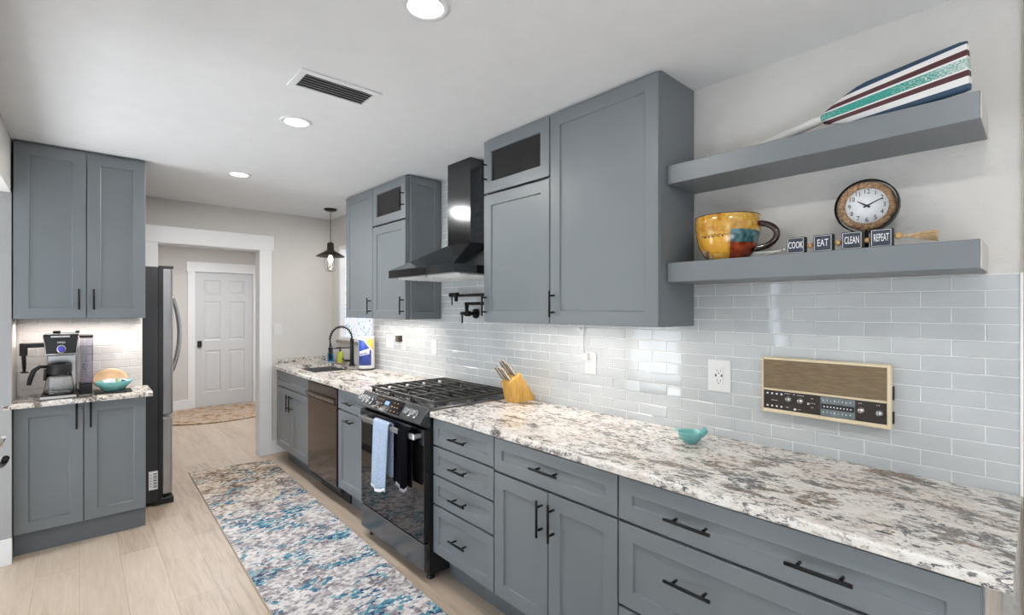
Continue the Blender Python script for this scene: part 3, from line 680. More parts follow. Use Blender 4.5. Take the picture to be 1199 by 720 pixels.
# sink
t = thing('sink', 'stainless undermount sink set in the far granite worktop', 'sink', ((SX0 + SX1) / 2, (SY0 + SY1) / 2, 0.70))
b = MB(); T = 0.004
x0, x1, y0, y1, zb, zt = SX0 - 0.004, SX1 + 0.004, SY0 - 0.004, SY1 + 0.004, 0.70, 0.884
b.box(x0, x1, y0, y1, zb, zb + T); b.box(x0, x0 + T, y0, y1, zb + T, zt); b.box(x1 - T, x1, y0, y1, zb + T, zt); b.box(x0 + T, x1 - T, y0, y0 + T, zb + T, zt); b.box(x0 + T, x1 - T, y1 - T, y1, zb + T, zt)
b.build('basin', 'steel', t, world=True)
b = MB(); b.lathe([(0.045, 0), (0.045, 0.004), (0.03, 0.004), (0.02, 0.001)], (1.75, 4.5, zb + T), 20, cap=True); b.build('drain', 'knob_steel', t, world=True)

# ------------------------------------------------------------------ range
RY0, RY1 = 2.193, 2.960
t = thing('gas_range', 'black stainless slide-in gas range with five burners below the hood', 'range', (1.40, RY1, 0))
b = MB(); b.box(1.392, 2.02, RY0 + 0.002, RY1 - 0.002, 0.032, 0.895); b.build('body', 'matte_black', t, world=True)
for yy in (RY0 + 0.04, RY1 - 0.04):
    for xx in (1.42, 1.97): MB().lathe([(0.014, 0.033), (0.014, 0.012), (0.022, 0.010), (0.022, 0)], (xx, yy, 0), 12, cap=True).build('foot', 'matte_black', t, world=True)
# storage drawer and oven door
b = MB(); b.box(1.356, 1.392, RY0 + 0.003, RY1 - 0.003, 0.062, 0.205); b.build('drawer', 'bss', t, bevel=0.003, world=True)
b = MB(); b.box(1.356, 1.392, RY0 + 0.003, RY1 - 0.003, 0.212, 0.82); od = b.build('oven_door', 'black_glass', t, bevel=0.003, world=True)
b = MB(); b.box(1.351, 1.357, RY0 + 0.003, RY1 - 0.003, 0.735, 0.82); b.build('door_trim', 'bss', od, bevel=0.001, world=True)
b = MB(); b.box(1.302, 1.318, RY0 + 0.02, RY1 - 0.075, 0.768, 0.798)
for yy in (RY0 + 0.035, RY1 - 0.095): b.box(1.318, 1.352, yy - 0.012, yy + 0.012, 0.772, 0.795)
b.build('handle', 'bss_light', od, bevel=0.005, world=True, seg=2)
b = MB()
for k in range(9): b.box(1.3505, 1.3512, RY0 + 0.0035, RY0 + 0.012, 0.742 + k * 0.008, 0.745 + k * 0.008)
b.build('side_vent', 'dark_slot', od, world=True)
# sloping control panel
prof = [(1.327, 0.852), (1.334, 0.845), (1.392, 0.826), (1.44, 0.83), (1.44, 0.930), (1.386, 0.932), (1.380, 0.929)]
b = MB(); b.prism(prof, RY0 + 0.001, RY1 - 0.001); cp = b.build('control_panel', 'bss', t, bevel=0.0015, world=True)
pu = Vector((1.380 - 1.327, 0, 0.929 - 0.852)).normalized(); pn = Vector((-pu.z, 0, pu.x))
def onpanel(y, s, out): p = Vector((1.327, y, 0.852)) + pu * s + pn * out; return p
for yy in (2.905, 2.855, 2.805, 2.335, 2.275):
    k = MB(); k.cyl(onpanel(yy, 0.045, 0.0), onpanel(yy, 0.045, 0.008), 0.025, 20, 0.024); k.cyl(onpanel(yy, 0.045, 0.006), onpanel(yy, 0.045, 0.034), 0.020, 20, 0.017)
    k.build('knob', 'knob_steel', cp, bevel=0.002, world=True)
    k = MB(); c0 = onpanel(yy, 0.045, 0.035)
    k.hexa([c0 + Vector((0, -0.003, 0)) - pu * 0.017, c0 + Vector((0, 0.003, 0)) - pu * 0.017, c0 + Vector((0, 0.003, 0)) + pu * 0.017, c0 + Vector((0, -0.003, 0)) + pu * 0.017],
           [c0 + pn * .006 + Vector((0, -0.003, 0)) - pu * 0.016, c0 + pn * .006 + Vector((0, 0.003, 0)) - pu * 0.016, c0 + pn * .006 + Vector((0, 0.003, 0)) + pu * 0.016, c0 + pn * .006 + Vector((0, -0.003, 0)) + pu * 0.016])
    k.build('knob_grip', 'bss_light', cp, world=True)
b = MB(); ya, yb = 2.425, 2.755
b.hexa([onpanel(ya, 0.008, 0), onpanel(yb, 0.008, 0), onpanel(yb, 0.088, 0), onpanel(ya, 0.088, 0)], [onpanel(ya, 0.008, 0.0015), onpanel(yb, 0.008, 0.0015), onpanel(yb, 0.088, 0.0015), onpanel(ya, 0.088, 0.0015)])
dp = b.build('display', 'black_glass', cp, world=True)
b = MB(); b.hexa([onpanel(2.585, 0.048, 0.0015), onpanel(2.635, 0.048, 0.0015), onpanel(2.635, 0.07, 0.0015), onpanel(2.585, 0.07, 0.0015)], [onpanel(2.585, 0.048, 0.002), onpanel(2.635, 0.048, 0.002), onpanel(2.635, 0.07, 0.002), onpanel(2.585, 0.07, 0.002)])
b.build('clock_display', 'display', dp, world=True)
for s, ys in ((0.02, (2.73, 2.69, 2.65, 2.61, 2.57, 2.53, 2.49, 2.45)), (0.045, (2.73, 2.70, 2.67, 2.54, 2.51, 2.48)), (0.07, (2.73, 2.70, 2.67, 2.53, 2.49))):
    for y_ in ys:
        b = MB(); q = [onpanel(y_ - 0.006, s, 0.0016), onpanel(y_ + 0.006, s, 0.0016), onpanel(y_ + 0.006, s + 0.005, 0.0016), onpanel(y_ - 0.006, s + 0.005, 0.0016)]
        b.hexa(q, [p + pn * 0.0004 for p in q]); b.build('key_mark', 'amber', dp, world=True)
# cooktop
b = MB(); b.box(1.388, 2.03, RY0 - 0.004, RY1 + 0.004, 0.915, 0.926); ct = b.build('cooktop', 'bss', t, bevel=0.002, world=True)
for (bx, by, br) in ((1.56, 2.34, 0.045), (1.56, 2.81, 0.05), (1.86, 2.34, 0.04), (1.86, 2.81, 0.04), (1.71, 2.577, 0.055)):
    b = MB(); b.lathe([(br * 1.25, 0), (br * 1.25, 0.004), (br, 0.006), (br, 0.014), (br * 0.85, 0.015), (br * 0.85, 0.022), (br * 0.6, 0.024), (0.0005, 0.024)], (bx, by, 0.9255), 20)
    b.build('burner', 'iron', ct, world=True)
for (ya, yb) in ((RY0 + 0.006, RY0 + 0.253), (RY0 + 0.259, RY1 - 0.259), (RY1 - 0.253, RY1 - 0.006)):
    b = MB(); xa, xb = 1.425, 2.005; z0, z1 = 0.944, 0.958; wb = 0.0065
    for y_ in (ya + wb, yb - wb): b.box(xa, xb, y_ - wb, y_ + wb, z0, z1)
    for x_ in (xa + wb, xb - wb): b.box(x_ - wb, x_ + wb, ya + 2 * wb, yb - 2 * wb, z0, z1)
    n = 9
    for k in range(1, n):
        x_ = xa + (xb - xa) * k / n; b.box(x_ - 0.005, x_ + 0.005, ya + 2 * wb, ya + (yb - ya) * (0.40 if k % 2 else 0.93), z0 + 0.001, z1 + 0.003)
        if k % 2: b.box(x_ - 0.005, x_ + 0.005, yb - (yb - ya) * 0.40, yb - 2 * wb, z0 + 0.001, z1 + 0.003)
    for x_ in (xa + 0.012, (xa + xb) / 2, xb - 0.012):
        for y_ in (ya + 0.010, yb - 0.010): b.box(x_ - 0.008, x_ + 0.008, y_ - 0.008, y_ + 0.008, 0.9262, z0)
    b.build('grate', 'iron', ct, bevel=0.0015, world=True)

# towels over the oven handle
def towel(name, label, y0, y1, zf, zb_, mat, hem, seed, xo=1.302, xi=1.318, th=0.007, wave=0.010, bulge=0.0):
    t = thing(name, label, 'towel', ((xo + xi) / 2, (y0 + y1) / 2, zf))
    rnd = random.Random(seed); n = 22; ph = rnd.random() * 6
    def rows(za_, zb2, hemrow=False):
        pts = []
        path = []
        top = 0.8005
        m = 16
        for i in range(m): path.append((xo - th - 0.001, zf + (top - zf) * i / (m - 1), 1 - i / (m - 1)))
        for i in range(1, 6): a = PI * i / 6; path.append(((xo + xi) / 2 - ((xi - xo) / 2 + th + 0.001) * math.cos(a), top + (0.004 + th) * math.sin(a), 0))
        for i in range(m): path.append((xi + th + 0.001, top - (top - zb_) * i / (m - 1), i / (m - 1) * 0.35))
        return path
    path = rows(0, 0)
    b = MB()
    R = []
    for (x, z, k) in path:
        front = x < (xo + xi) / 2
        row = []
        for j in range(n + 1):
            u = j / n
            y = y0 + (y1 - y0) * (u + 0.06 * k * math.sin(2 * u * PI + ph))
            dx = wave * k * (math.sin(u * 9 + ph) + 0.4 * math.sin(u * 17 + ph * 2)) * (1 if front else 0.5)
            if front: dx = -abs(dx) - 0.002 * k
            else: dx = max(-0.004, min(0.012, dx * 0.3))
            zz = z + (0.012 * k * math.sin(u * 5 + ph) if front else 0)
            row.append((x + dx, y, zz))
        R.append(row)
    b.loft(R, closed=False, cap=False); b.mi = 1
    o = b.build('cloth', [mat], t, world=True)
    s = o.modifiers.new('thick', 'SOLIDIFY'); s.thickness = th * 0.8; s.offset = 0
    h = MB(); rr = []
    for e in range(2):
        rr.append([(p[0] - 0.0012, p[1], p[2] - 0.010 + e * 0.016) for p in R[0]])
    h.loft(rr, closed=False, cap=False); ho = h.build('hem', hem, o, world=True)
    s = ho.modifiers.new('thick', 'SOLIDIFY'); s.thickness = th * 1.0; s.offset = 0
    return t
towel('dish_towel', 'light blue terry dish towel with white hem over the oven handle', 2.475, 2.655, 0.425, 0.50, 'towel_blue', 'towel_hem', 3, wave=0.012)
towel('dish_towel', 'black dish towel with grey hem hanging right of the blue one on the oven handle', 2.265, 2.365, 0.50, 0.50, 'towel_black', 'towel_grey', 9, wave=0.008, th=0.005)

# dishwasher
t = thing('dishwasher', 'dark glossy dishwasher between the sink cabinet and pull-out cabinet', 'dishwasher', (1.43, 4.064, 0))
b = MB(); b.box(1.43, 2.0, 3.456, 4.063, 0.10, 0.875); b.build('tub', 'matte_black', t, world=True)
b = MB(); b.box(1.398, 1.43, 3.470, 4.060, 0.150, 0.873); dd = b.build('door', 'dw', t, bevel=0.004, world=True, seg=2)
b = MB(); hp = [(1.398, 0.745)]
for i in range(7): a = i / 6; hp.append((1.398 - 0.020 * math.sin(a * PI / 2), 0.752 + a * 0.03))
hp += [(1.376, 0.79), (1.380, 0.795), (1.398, 0.796)]
b.prism(hp, 3.475, 4.055); b.build('handle', 'dw', dd, bevel=0.001, world=True)
b = MB(); b.box(1.505, 1.95, 3.47, 4.05, 0, 0.099); b.build('toe_panel', 'matte_black', t, world=True)

# range hood
HY0, HY1, HX0 = 2.203, 2.962, 1.552
t = thing('range_hood', 'black steel pyramid chimney hood on the tiled wall over the range', 'range hood', (1.80, (HY0 + HY1) / 2, 1.66))
ZL0, ZL1, ZC = 1.668, 1.718, 1.89
cy0, cy1, cx0, HB = 2.457, 2.712, 1.862, 2.036
b = MB()
b.box(HX0, HB, HY0, HY1, ZL0, ZL1)
b.hexa([(HX0, HY0, ZL1), (HB, HY0, ZL1), (HB, HY1, ZL1), (HX0, HY1, ZL1)], [(cx0 - .003, cy0 - .003, ZC), (HB, cy0 - .003, ZC), (HB, cy1 + .003, ZC), (cx0 - .003, cy1 + .003, ZC)])
cn = b.build('canopy', 'bss_hood', t, bevel=0.0012, world=True)
b = MB(); b.box(cx0, HB, cy0, cy1, ZC, CEIL - 0.001); b.build('chimney', 'bss_hood', t, bevel=0.001, world=True)
b = MB(); b.box(HX0 - 0.002, HX0 + 0.001, 2.50, 2.665, 1.680, 1.706); b.build('control_strip', 'black_glass', cn, world=True)
for yy in (2.40, 2.765):
    b = MB(); b.box(HX0 + 0.06, HB - 0.04, yy - 0.17, yy + 0.17, ZL0 - 0.006, ZL0)
    for k in range(9): b.box(HX0 + 0.08 + k * 0.04, HX0 + 0.10 + k * 0.04, yy - 0.16, yy + 0.16, ZL0 - 0.010, ZL0 - 0.006)
    b.build('filter', 'filter_steel_lit', cn, world=True)

# pot filler
t = thing('pot_filler', 'black folding pot filler faucet on the tile behind the range', 'faucet', (2.035, 2.62, 1.43))
b = MB(); b.cyl((2.039, 2.62, 1.43), (2.026, 2.62, 1.43), 0.034, 20); b.cyl((2.026, 2.62, 1.43), (1.955, 2.62, 1.43), 0.013, 14); b.cyl((1.985, 2.62, 1.43), (1.945, 2.62, 1.43), 0.019, 14)
b.build('flange', 'black', t, world=True)
b = MB(); b.cyl((1.955, 2.62, 1.42), (1.955, 2.62, 1.50), 0.013, 12); b.cyl((1.955, 2.635, 1.497), (1.955, 2.28, 1.497), 0.011, 12); b.build('lower_arm', 'black', t, world=True)
b = MB(); b.cyl((1.955, 2.285, 1.485), (1.955, 2.285, 1.57), 0.014, 12); b.cyl((1.955, 2.28, 1.555), (1.955, 2.79, 1.555), 0.011, 12); b.cyl((1.955, 2.72, 1.56), (1.955, 2.815, 1.56), 0.016, 12)
b.cyl((1.955, 2.745, 1.556), (1.955, 2.745, 1.515), 0.013, 12); b.build('upper_arm', 'black', t, world=True)
b = MB(); b.cyl((1.955, 2.62, 1.43), (1.955, 2.68, 1.43), 0.014, 12); b.cyl((1.955, 2.672, 1.43), (1.955, 2.672, 1.365), 0.006, 8); b.build('valve_lever', 'black', t, world=True)
b = MB(); b.cyl((1.955, 2.795, 1.555), (1.955, 2.795, 1.49), 0.005, 8); b.build('spout_lever', 'black', t, world=True)

# ------------------------------------------------------------------ shelves and what stands on them
SX = 1.805
def shelf(label, z0, z1):
    b = MB(); b.box(SX, WX - 0.0145 if z0 < 1.5 else WX - 0.001, 0.109, 1.038, z0, z1)
    o = tag(b.build('floating_shelf', 'cab', bevel=0.002), label, 'shelf')
    e = MB().box(SX + 0.002, (WX - 0.0145 if z0 < 1.5 else WX - 0.001) - 0.001, 0.1075, 0.1092, z0 + 0.001, z1 - 0.001).build('end_face', 'wall', o); e['label'] = 'pale end face'  # thin sheet over the shelf's end, in the pale wall colour
    return o
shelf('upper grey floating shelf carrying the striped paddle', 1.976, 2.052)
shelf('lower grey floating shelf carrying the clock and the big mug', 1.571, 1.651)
SZ = 1.651
# big soup mug
t = thing('soup_mug', 'huge hand-painted yellow mug with brown handle on the lower shelf', 'mug', (1.9245, 0.842, SZ))
b = MB(); H_ = 0.176; r = 0.121
prof = [(0.0005, 0.0), (0.064, 0.0), (0.070, 0.004), (0.090, 0.025), (0.107, 0.060), (0.117, 0.100), (r, 0.140), (0.1205, H_ - 0.003), (0.118, H_), (0.1145, H_ - 0.003), (0.113, 0.13), (0.102, 0.065), (0.080, 0.025), (0.0005, 0.012)]
b.lathe(prof, (0, 0, 0), 40); mb = b.build('bowl', 'mug', t)
b = MB(); hp = []
for i in range(15):
    a = -0.55 * PI + 1.02 * PI * i / 14
    hp.append((0, -0.106 - 0.078 * math.cos(a), 0.090 + 0.048 * math.sin(a)))
M['mug_brown'] = plain('brown_glaze', (0.035, 0.012, 0.010), 0.12, coat=0.6)
b.tube(hp, 0.0115, 12); b.build('handle', 'mug_brown', t)
b = MB(); b.tube([(0.1195 * math.cos(a), 0.1195 * math.sin(a), H_ - 0.001) for a in [2 * PI * i / 40 for i in range(40)]], 0.0018, 6, closed=True); b.build('rim', 'mug_brown', t)
# round rope clock
t = thing('table_clock', 'round rope-framed clock swivelling in a black ring on the lower shelf', 'clock', (1.955, 0.392, SZ))
RZ = 0.153; RR = 0.089
b = MB(); ring_o = []; 
prof = [(RR, -0.013), (RR, 0.013), (RR - 0.004, 0.013), (RR - 0.004, -0.013), (RR, -0.013)]
b.lathe(prof, (0, 0, RZ), 48, axis='x'); b.build('ring', 'black', t)
b = MB(); b.box(-0.03, 0.03, -0.045, 0.045, 0, 0.008); b.cyl((0, 0, 0.008), (0, 0, RZ - RR + 0.003), 0.007, 10); b.build('stand', 'black', t)
Rk = Matrix.Translation((0, 0, RZ)) @ Matrix.Rotation(math.radians(16), 4, 'Z')
b = MB(); b.lathe([(0.0005, -0.010), (0.066, -0.010), (0.066, 0.012), (0.0005, 0.012)], (0, 0, 0), 40, axis='x'); b.cyl((0, 0, 0.066), (0, 0, RR - 0.002), 0.004, 8); b.cyl((0, 0, -0.066), (0, 0, -RR + 0.002), 0.004, 8)
b.bm.transform(Rk); cb = b.build('clock_body', 'matte_black', t)
b = MB()
for q in range(3):          # three twisted strands
    pts = []
    for i in range(150):
        a = 2 * PI * i / 150; tw = 16 * a + q * 2 * PI / 3
        rr_ = 0.069 + 0.0065 * math.cos(tw); pts.append((-0.006 + 0.0065 * math.sin(tw), rr_ * math.cos(a), rr_ * math.sin(a)))
    b.tube(pts, 0.0072, 6, closed=True)
b.bm.transform(Rk); b.build('rope_frame', 'rope', cb)
b = MB(); b.lathe([(0.0005, -0.0125), (0.059, -0.0125), (0.059, -0.009)], (0, 0, 0), 40, axis='x'); b.bm.transform(Rk)
M['dial'] = plain('clock_dial', (0.72, 0.735, 0.76), 0.6, var=0.05, vscale=50)
df = b.build('dial', 'dial', cb)
b = MB()
for h in range(1, 13):
    a = PI / 2 - h * PI / 6; rr_ = 0.047
    b.text(str(h), TM((-0.0128, -rr_ * math.cos(a), rr_ * math.sin(a)), RU, ZU, 0.0185, 0.0215))
b.bm.transform(Rk); b.build('numerals', 'matte_black', df)
def hand(ang, L, w_):
    b = MB(); a = PI / 2 - math.radians(ang); u = Vector((0, -math.cos(a), math.sin(a))); n = Vector((0, -u.z, u.y))
    p = lambda s, o: Vector((-0.0140, 0, 0)) + u * s + n * o
    q = [p(-0.01, -w_), p(L, -w_ * .35), p(L, w_ * .35), p(-0.01, w_)]
    b.hexa(q, [v + Vector((-0.0012, 0, 0)) for v in q]); b.bm.transform(Rk); return b
hand(303, 0.030, 0.0034).build('hour_hand', 'matte_black', df); hand(62, 0.048, 0.0026).build('minute_hand', 'matte_black', df)
# COOK EAT CLEAN REPEAT garland
t = thing('bead_garland', 'strung black word blocks with wooden beads and tassels on the lower shelf', 'decoration', (1.845, 0.45, SZ))
YS = [(0.592, 0.536), (0.512, 0.453), (0.433, 0.376), (0.357, 0.310)]
YS = [(0.594, 0.538), (0.513, 0.457), (0.433, 0.376), (0.357, 0.301)]
ROT = [0.0, 0.05, 0.02, 0.1]
for (ya, yb), wd_ in zip(YS, ('COOK', 'EAT', 'CLEAN', 'REPEAT')):
    b = MB(); b.box(1.828, 1.856, yb, ya, SZ, SZ + 0.057); bo = b.build('block', 'matte_black', t, bevel=0.0025, world=True, seg=2)
    b = MB(); b.box(1.8272, 1.8281, yb + 0.003, ya - 0.003, SZ + 0.003, SZ + 0.054); pb = b.build('word_panel', 'navy_block', bo, world=True)
    b = MB(); e = 0.0011
    for A in ((ya - 0.0035 - e, ya - 0.0035, SZ + 0.0035, SZ + 0.0535), (yb + 0.0035, yb + 0.0035 + e, SZ + 0.0035, SZ + 0.0535), (yb + 0.0035, ya - 0.0035, SZ + 0.0035, SZ + 0.0035 + e), (yb + 0.0035, ya - 0.0035, SZ + 0.0535 - e, SZ + 0.0535)): b.box(1.8266, 1.8272, *A)
    b.build('border', 'letter', pb, world=True)
    b = MB(); b.text(wd_, TM((1.8272, (ya + yb) / 2, SZ + 0.0285), RU, ZU, {3: 0.0185, 4: 0.0150, 5: 0.0128, 6: 0.0112}[len(wd_)], 0.033)); b.build('word', 'letter', pb, world=True)
for (ya, yb) in ((0.538, 0.513), (0.457, 0.433), (0.376, 0.357)):
    b = MB(); b.sphere((1.842, (ya + yb) / 2, SZ + 0.026), min(0.0098, (ya - yb) / 2 - 0.001)); b.build('bead', 'wood_bead', t, world=True)
    b = MB(); b.cyl((1.842, ya, SZ + 0.026), (1.842, yb, SZ + 0.026), 0.0012, 6); b.build('string', 'string_grey', t, world=True)
b = MB(); b.sphere((1.842, 0.289, SZ + 0.032), 0.0105); b.build('bead', 'wood_bead', t, world=True)
b = MB(); b.sphere((1.842, 0.606, SZ + 0.018), 0.006); b.sphere((1.840, 0.617, SZ + 0.016), 0.005); b.build('bead', 'string_grey', t, world=True)
def tassel(p0, d, L, spread, mat, n, seed):
    rnd = random.Random(seed); b = MB(); p0 = Vector(p0); d = Vector(d).normalized()
    for i in range(n):
        o = Vector((rnd.uniform(-1, 1), 0, rnd.uniform(-1, 1)))
        if o.length > 1: o.normalize()
        l = L * rnd.uniform(0.85, 1.0)
        q = p0 + d * l + o * spread
        q.z = max(SZ + 0.0015, q.z); m1 = p0 + d * (l * 0.5) + o * spread * 0.62; m1.z = max(SZ + 0.0015, m1.z)
        b.tube([p0 + o * 0.002, p0 + d * l * 0.2 + o * 0.0042, m1, q], 0.0011, 4)
    b.tube([p0 - d * 0.002, p0 + d * 0.014, p0 + d * 0.02], [0.003, 0.0055, 0.0048], 8)
    return b
tassel((1.842, 0.279, SZ + 0.030), (0.02, -1, -0.10), 0.082, 0.017, 'tan', 90, 4).build('tassel', 'tan', t, world=True)
tassel((1.838, 0.622, SZ + 0.014), (-0.10, 1, -0.12), 0.085, 0.012, 'string_grey', 60, 5).build('tassel', 'string_grey', t, world=True)
# striped wooden paddle on the upper shelf: local x along the shaft, z across the blade, thin in y
t = thing('wooden_paddle', 'striped wooden paddle with white handle on the upper shelf', 'paddle', (1.91, 0.5026, 2.119))
PA = math.atan(0.054)
def lerp_tab(tab, x):
    for (xa, ya), (xb, yb) in zip(tab[:-1], tab[1:]):
        if x <= xb: q = (x - xa) / (xb - xa); return ya + (yb - ya) * q
    return tab[-1][1]
TOP = [(0, 0.019), (0.04, 0.038), (0.075, 0.053), (0.105, 0.063), (0.135, 0.0675), (0.36, 0.0695)]
LOW = [(0, -0.020), (0.04, -0.036), (0.08, -0.052), (0.14, -0.063), (0.25, -0.070), (0.37, -0.074)]
rings = []
for x in [0.0, 0.02, 0.04, 0.06, 0.075, 0.09, 0.105, 0.12, 0.135, 0.16, 0.20, 0.25, 0.30, 0.362, 0.375, 0.379]:
    lo, hi = lerp_tab(LOW, x), lerp_tab(TOP, x); th_ = 0.010
    if x > 0.37: lo += 0.002; hi -= 0.003 + (0.002 if x > 0.376 else 0)
    ring = []
    for k in range(17): q = k / 16; ring.append((x, -th_ * (1 - (2 * q - 1) ** 4 * 0.75), lo + (hi - lo) * q))
    for k in range(16, -1, -1): q = k / 16; ring.append((x, th_ * (1 - (2 * q - 1) ** 4 * 0.75) + 0.0005, lo + (hi - lo) * q))
    rings.append(ring)
b = MB(); b.loft(rings); b.build('blade', 'oar', t)
b = MB(); b.tube([(0.012, 0, 0), (-0.03, 0, -0.001), (-0.10, 0, -0.006), (-0.25, 0, -0.0150), (-0.44, 0, -0.0265), (-0.462, 0, -0.0278)], [0.012, 0.0165, 0.0165, 0.0145, 0.0125, 0.0115], 14)
b.tube([(-0.469, 0.0, -0.030), (-0.470, 0, -0.015), (-0.470, 0, 0.018), (-0.468, 0, 0.036)], [0.007, 0.010, 0.010, 0.007], 12)
b.build('shaft', 'oar', t)
t.rotation_euler = (Matrix.Rotation(math.radians(-102.5), 4, 'Z') @ Matrix.Rotation(-PA, 4, 'Y')).to_euler()

# ------------------------------------------------------------------ wall radio intercom
t = thing('wall_radio', 'vintage cream intercom radio with brown speaker cloth on the backsplash', 'radio', (WX - 0.012, 0.54, 1.05))
X0 = WX - 0.0098; ry0, ry1, rz0, rz1 = 0.334, 0.742, 1.057, 1.272
b = MB()
b.box(X0 - 0.022, X0, ry0, ry1, rz0, rz1)
fr = [(ry0, ry0 + 0.012, rz0, rz1), (ry1 - 0.006, ry1, rz0, rz1), (ry0 + 0.012, ry1 - 0.006, rz1 - 0.009, rz1), (ry0 + 0.012, ry1 - 0.006, rz0, rz0 + 0.014), (ry0 + 0.012, ry1 - 0.006, 1.1435, 1.151)]
for f in fr: b.box(X0 - 0.034, X0 - 0.022, *f)
b.build('housing', 'cream', t, bevel=0.002, world=True)
b = MB(); b.box(X0 - 0.031, X0 - 0.022, ry0 + 0.0125, ry1 - 0.0065, 1.1515, rz1 - 0.0095); b.build('speaker_grille', 'grille', t, world=True)
b = MB(); b.box(X0 - 0.0295, X0 - 0.022, ry0 + 0.0125, ry1 - 0.0065, rz0 + 0.0145, 1.143); fc = b.build('control_face', 'radio_face', t, world=True)
XF = X0 - 0.0295
yL = lambda s: 0.735 - s * 0.389          # s = 0..1 from left to right along the face
zL = lambda q: 1.0715 + q * 0.0715
for i in range(4):
    for q in (0.84, 0.17):
        b = MB(); y_ = yL(0.035 + 0.043 * i); b.box(XF - 0.004, XF, y_ - 0.0028, y_ + 0.0028, zL(q) - 0.0028, zL(q) + 0.0028); b.build('push_button', 'letter', fc, world=True)
for s, q in ((0.225, 0.62), (0.33, 0.60), (0.815, 0.53), (0.945, 0.50)):
    b = MB(); c_ = (XF, yL(s), zL(q)); b.lathe([(0.0115, 0), (0.0115, -0.003), (0.0095, -0.004), (0.0085, -0.013), (0.0005, -0.0135)], c_, 20, axis='x'); kb = b.build('knob', 'steel', fc, world=True)
    b = MB(); b.box(XF - 0.0145, XF - 0.0133, yL(s) - 0.001, yL(s) + 0.001, zL(q) - 0.006, zL(q) + 0.006); b.build('pointer', 'dark_slot', kb, world=True)
for s, q, h in ((0.285, 0.13, 0.0035), (0.40, 0.52, 0.0028)):
    b = MB(); b.box(XF - 0.005, XF, yL(s) - h, yL(s) + h, zL(q) - h, zL(q) + h); b.build('push_button', 'letter', fc, world=True)
b = MB(); b.box(XF - 0.0015, XF, yL(0.77), yL(0.50), zL(0.02), zL(0.98)); dl = b.build('tuning_dial', 'face_grey', fc, world=True)
b = MB(); b.box(XF - 0.0022, XF - 0.0015, yL(0.765), yL(0.505), zL(0.36), zL(0.64)); b.build('dial_window', 'dark_slot', dl, world=True)
b = MB()
for i in range(8):
    y_ = yL(0.525 + 0.03 * i)
    for q in (0.80, 0.20): b.box(XF - 0.002, XF - 0.0015, y_ - 0.0008, y_ + 0.0008 + 0.001 * (i % 3 == 0), zL(q) - 0.0015, zL(q) + 0.0015 + 0.0015 * (i % 2))
for i in range(9):
    y_ = yL(0.53 + 0.026 * i); b.box(XF - 0.0026, XF - 0.0022, y_ - 0.0025, y_ + 0.0015, zL(0.46), zL(0.52))
b.build('dial_marks', 'letter', dl, world=True)
b = MB()
for s0, s1, q in ((0.195, 0.25, 0.90), (0.27, 0.29, 0.9), (0.305, 0.37, 0.88), (0.21, 0.235, 0.18), (0.315, 0.345, 0.14), (0.425, 0.445, 0.8), (0.42, 0.465, 0.55), (0.425, 0.45, 0.33), (0.80, 0.83, 0.86), (0.93, 0.96, 0.86), (0.075, 0.135, 0.48)):
    n_ = max(2, int((s1 - s0) / 0.012))
    for i in range(n_):
        y_ = yL(s0 + (s1 - s0) * i / n_); b.box(XF - 0.0004, XF, y_ - 0.0013, y_ + 0.0013, zL(q) - 0.001, zL(q) + 0.0012)
b.build('lettering', 'letter', fc, world=True)
b = MB(); b.box(X0 - 0.018, X0 - 0.004, ry0 - 0.004, ry0, 1.075, 1.115); b.box(X0 - 0.018, X0 - 0.004, ry0 - 0.004, ry0, 1.155, 1.20); b.build('side_latch', 'dark_slot', t, world=True)

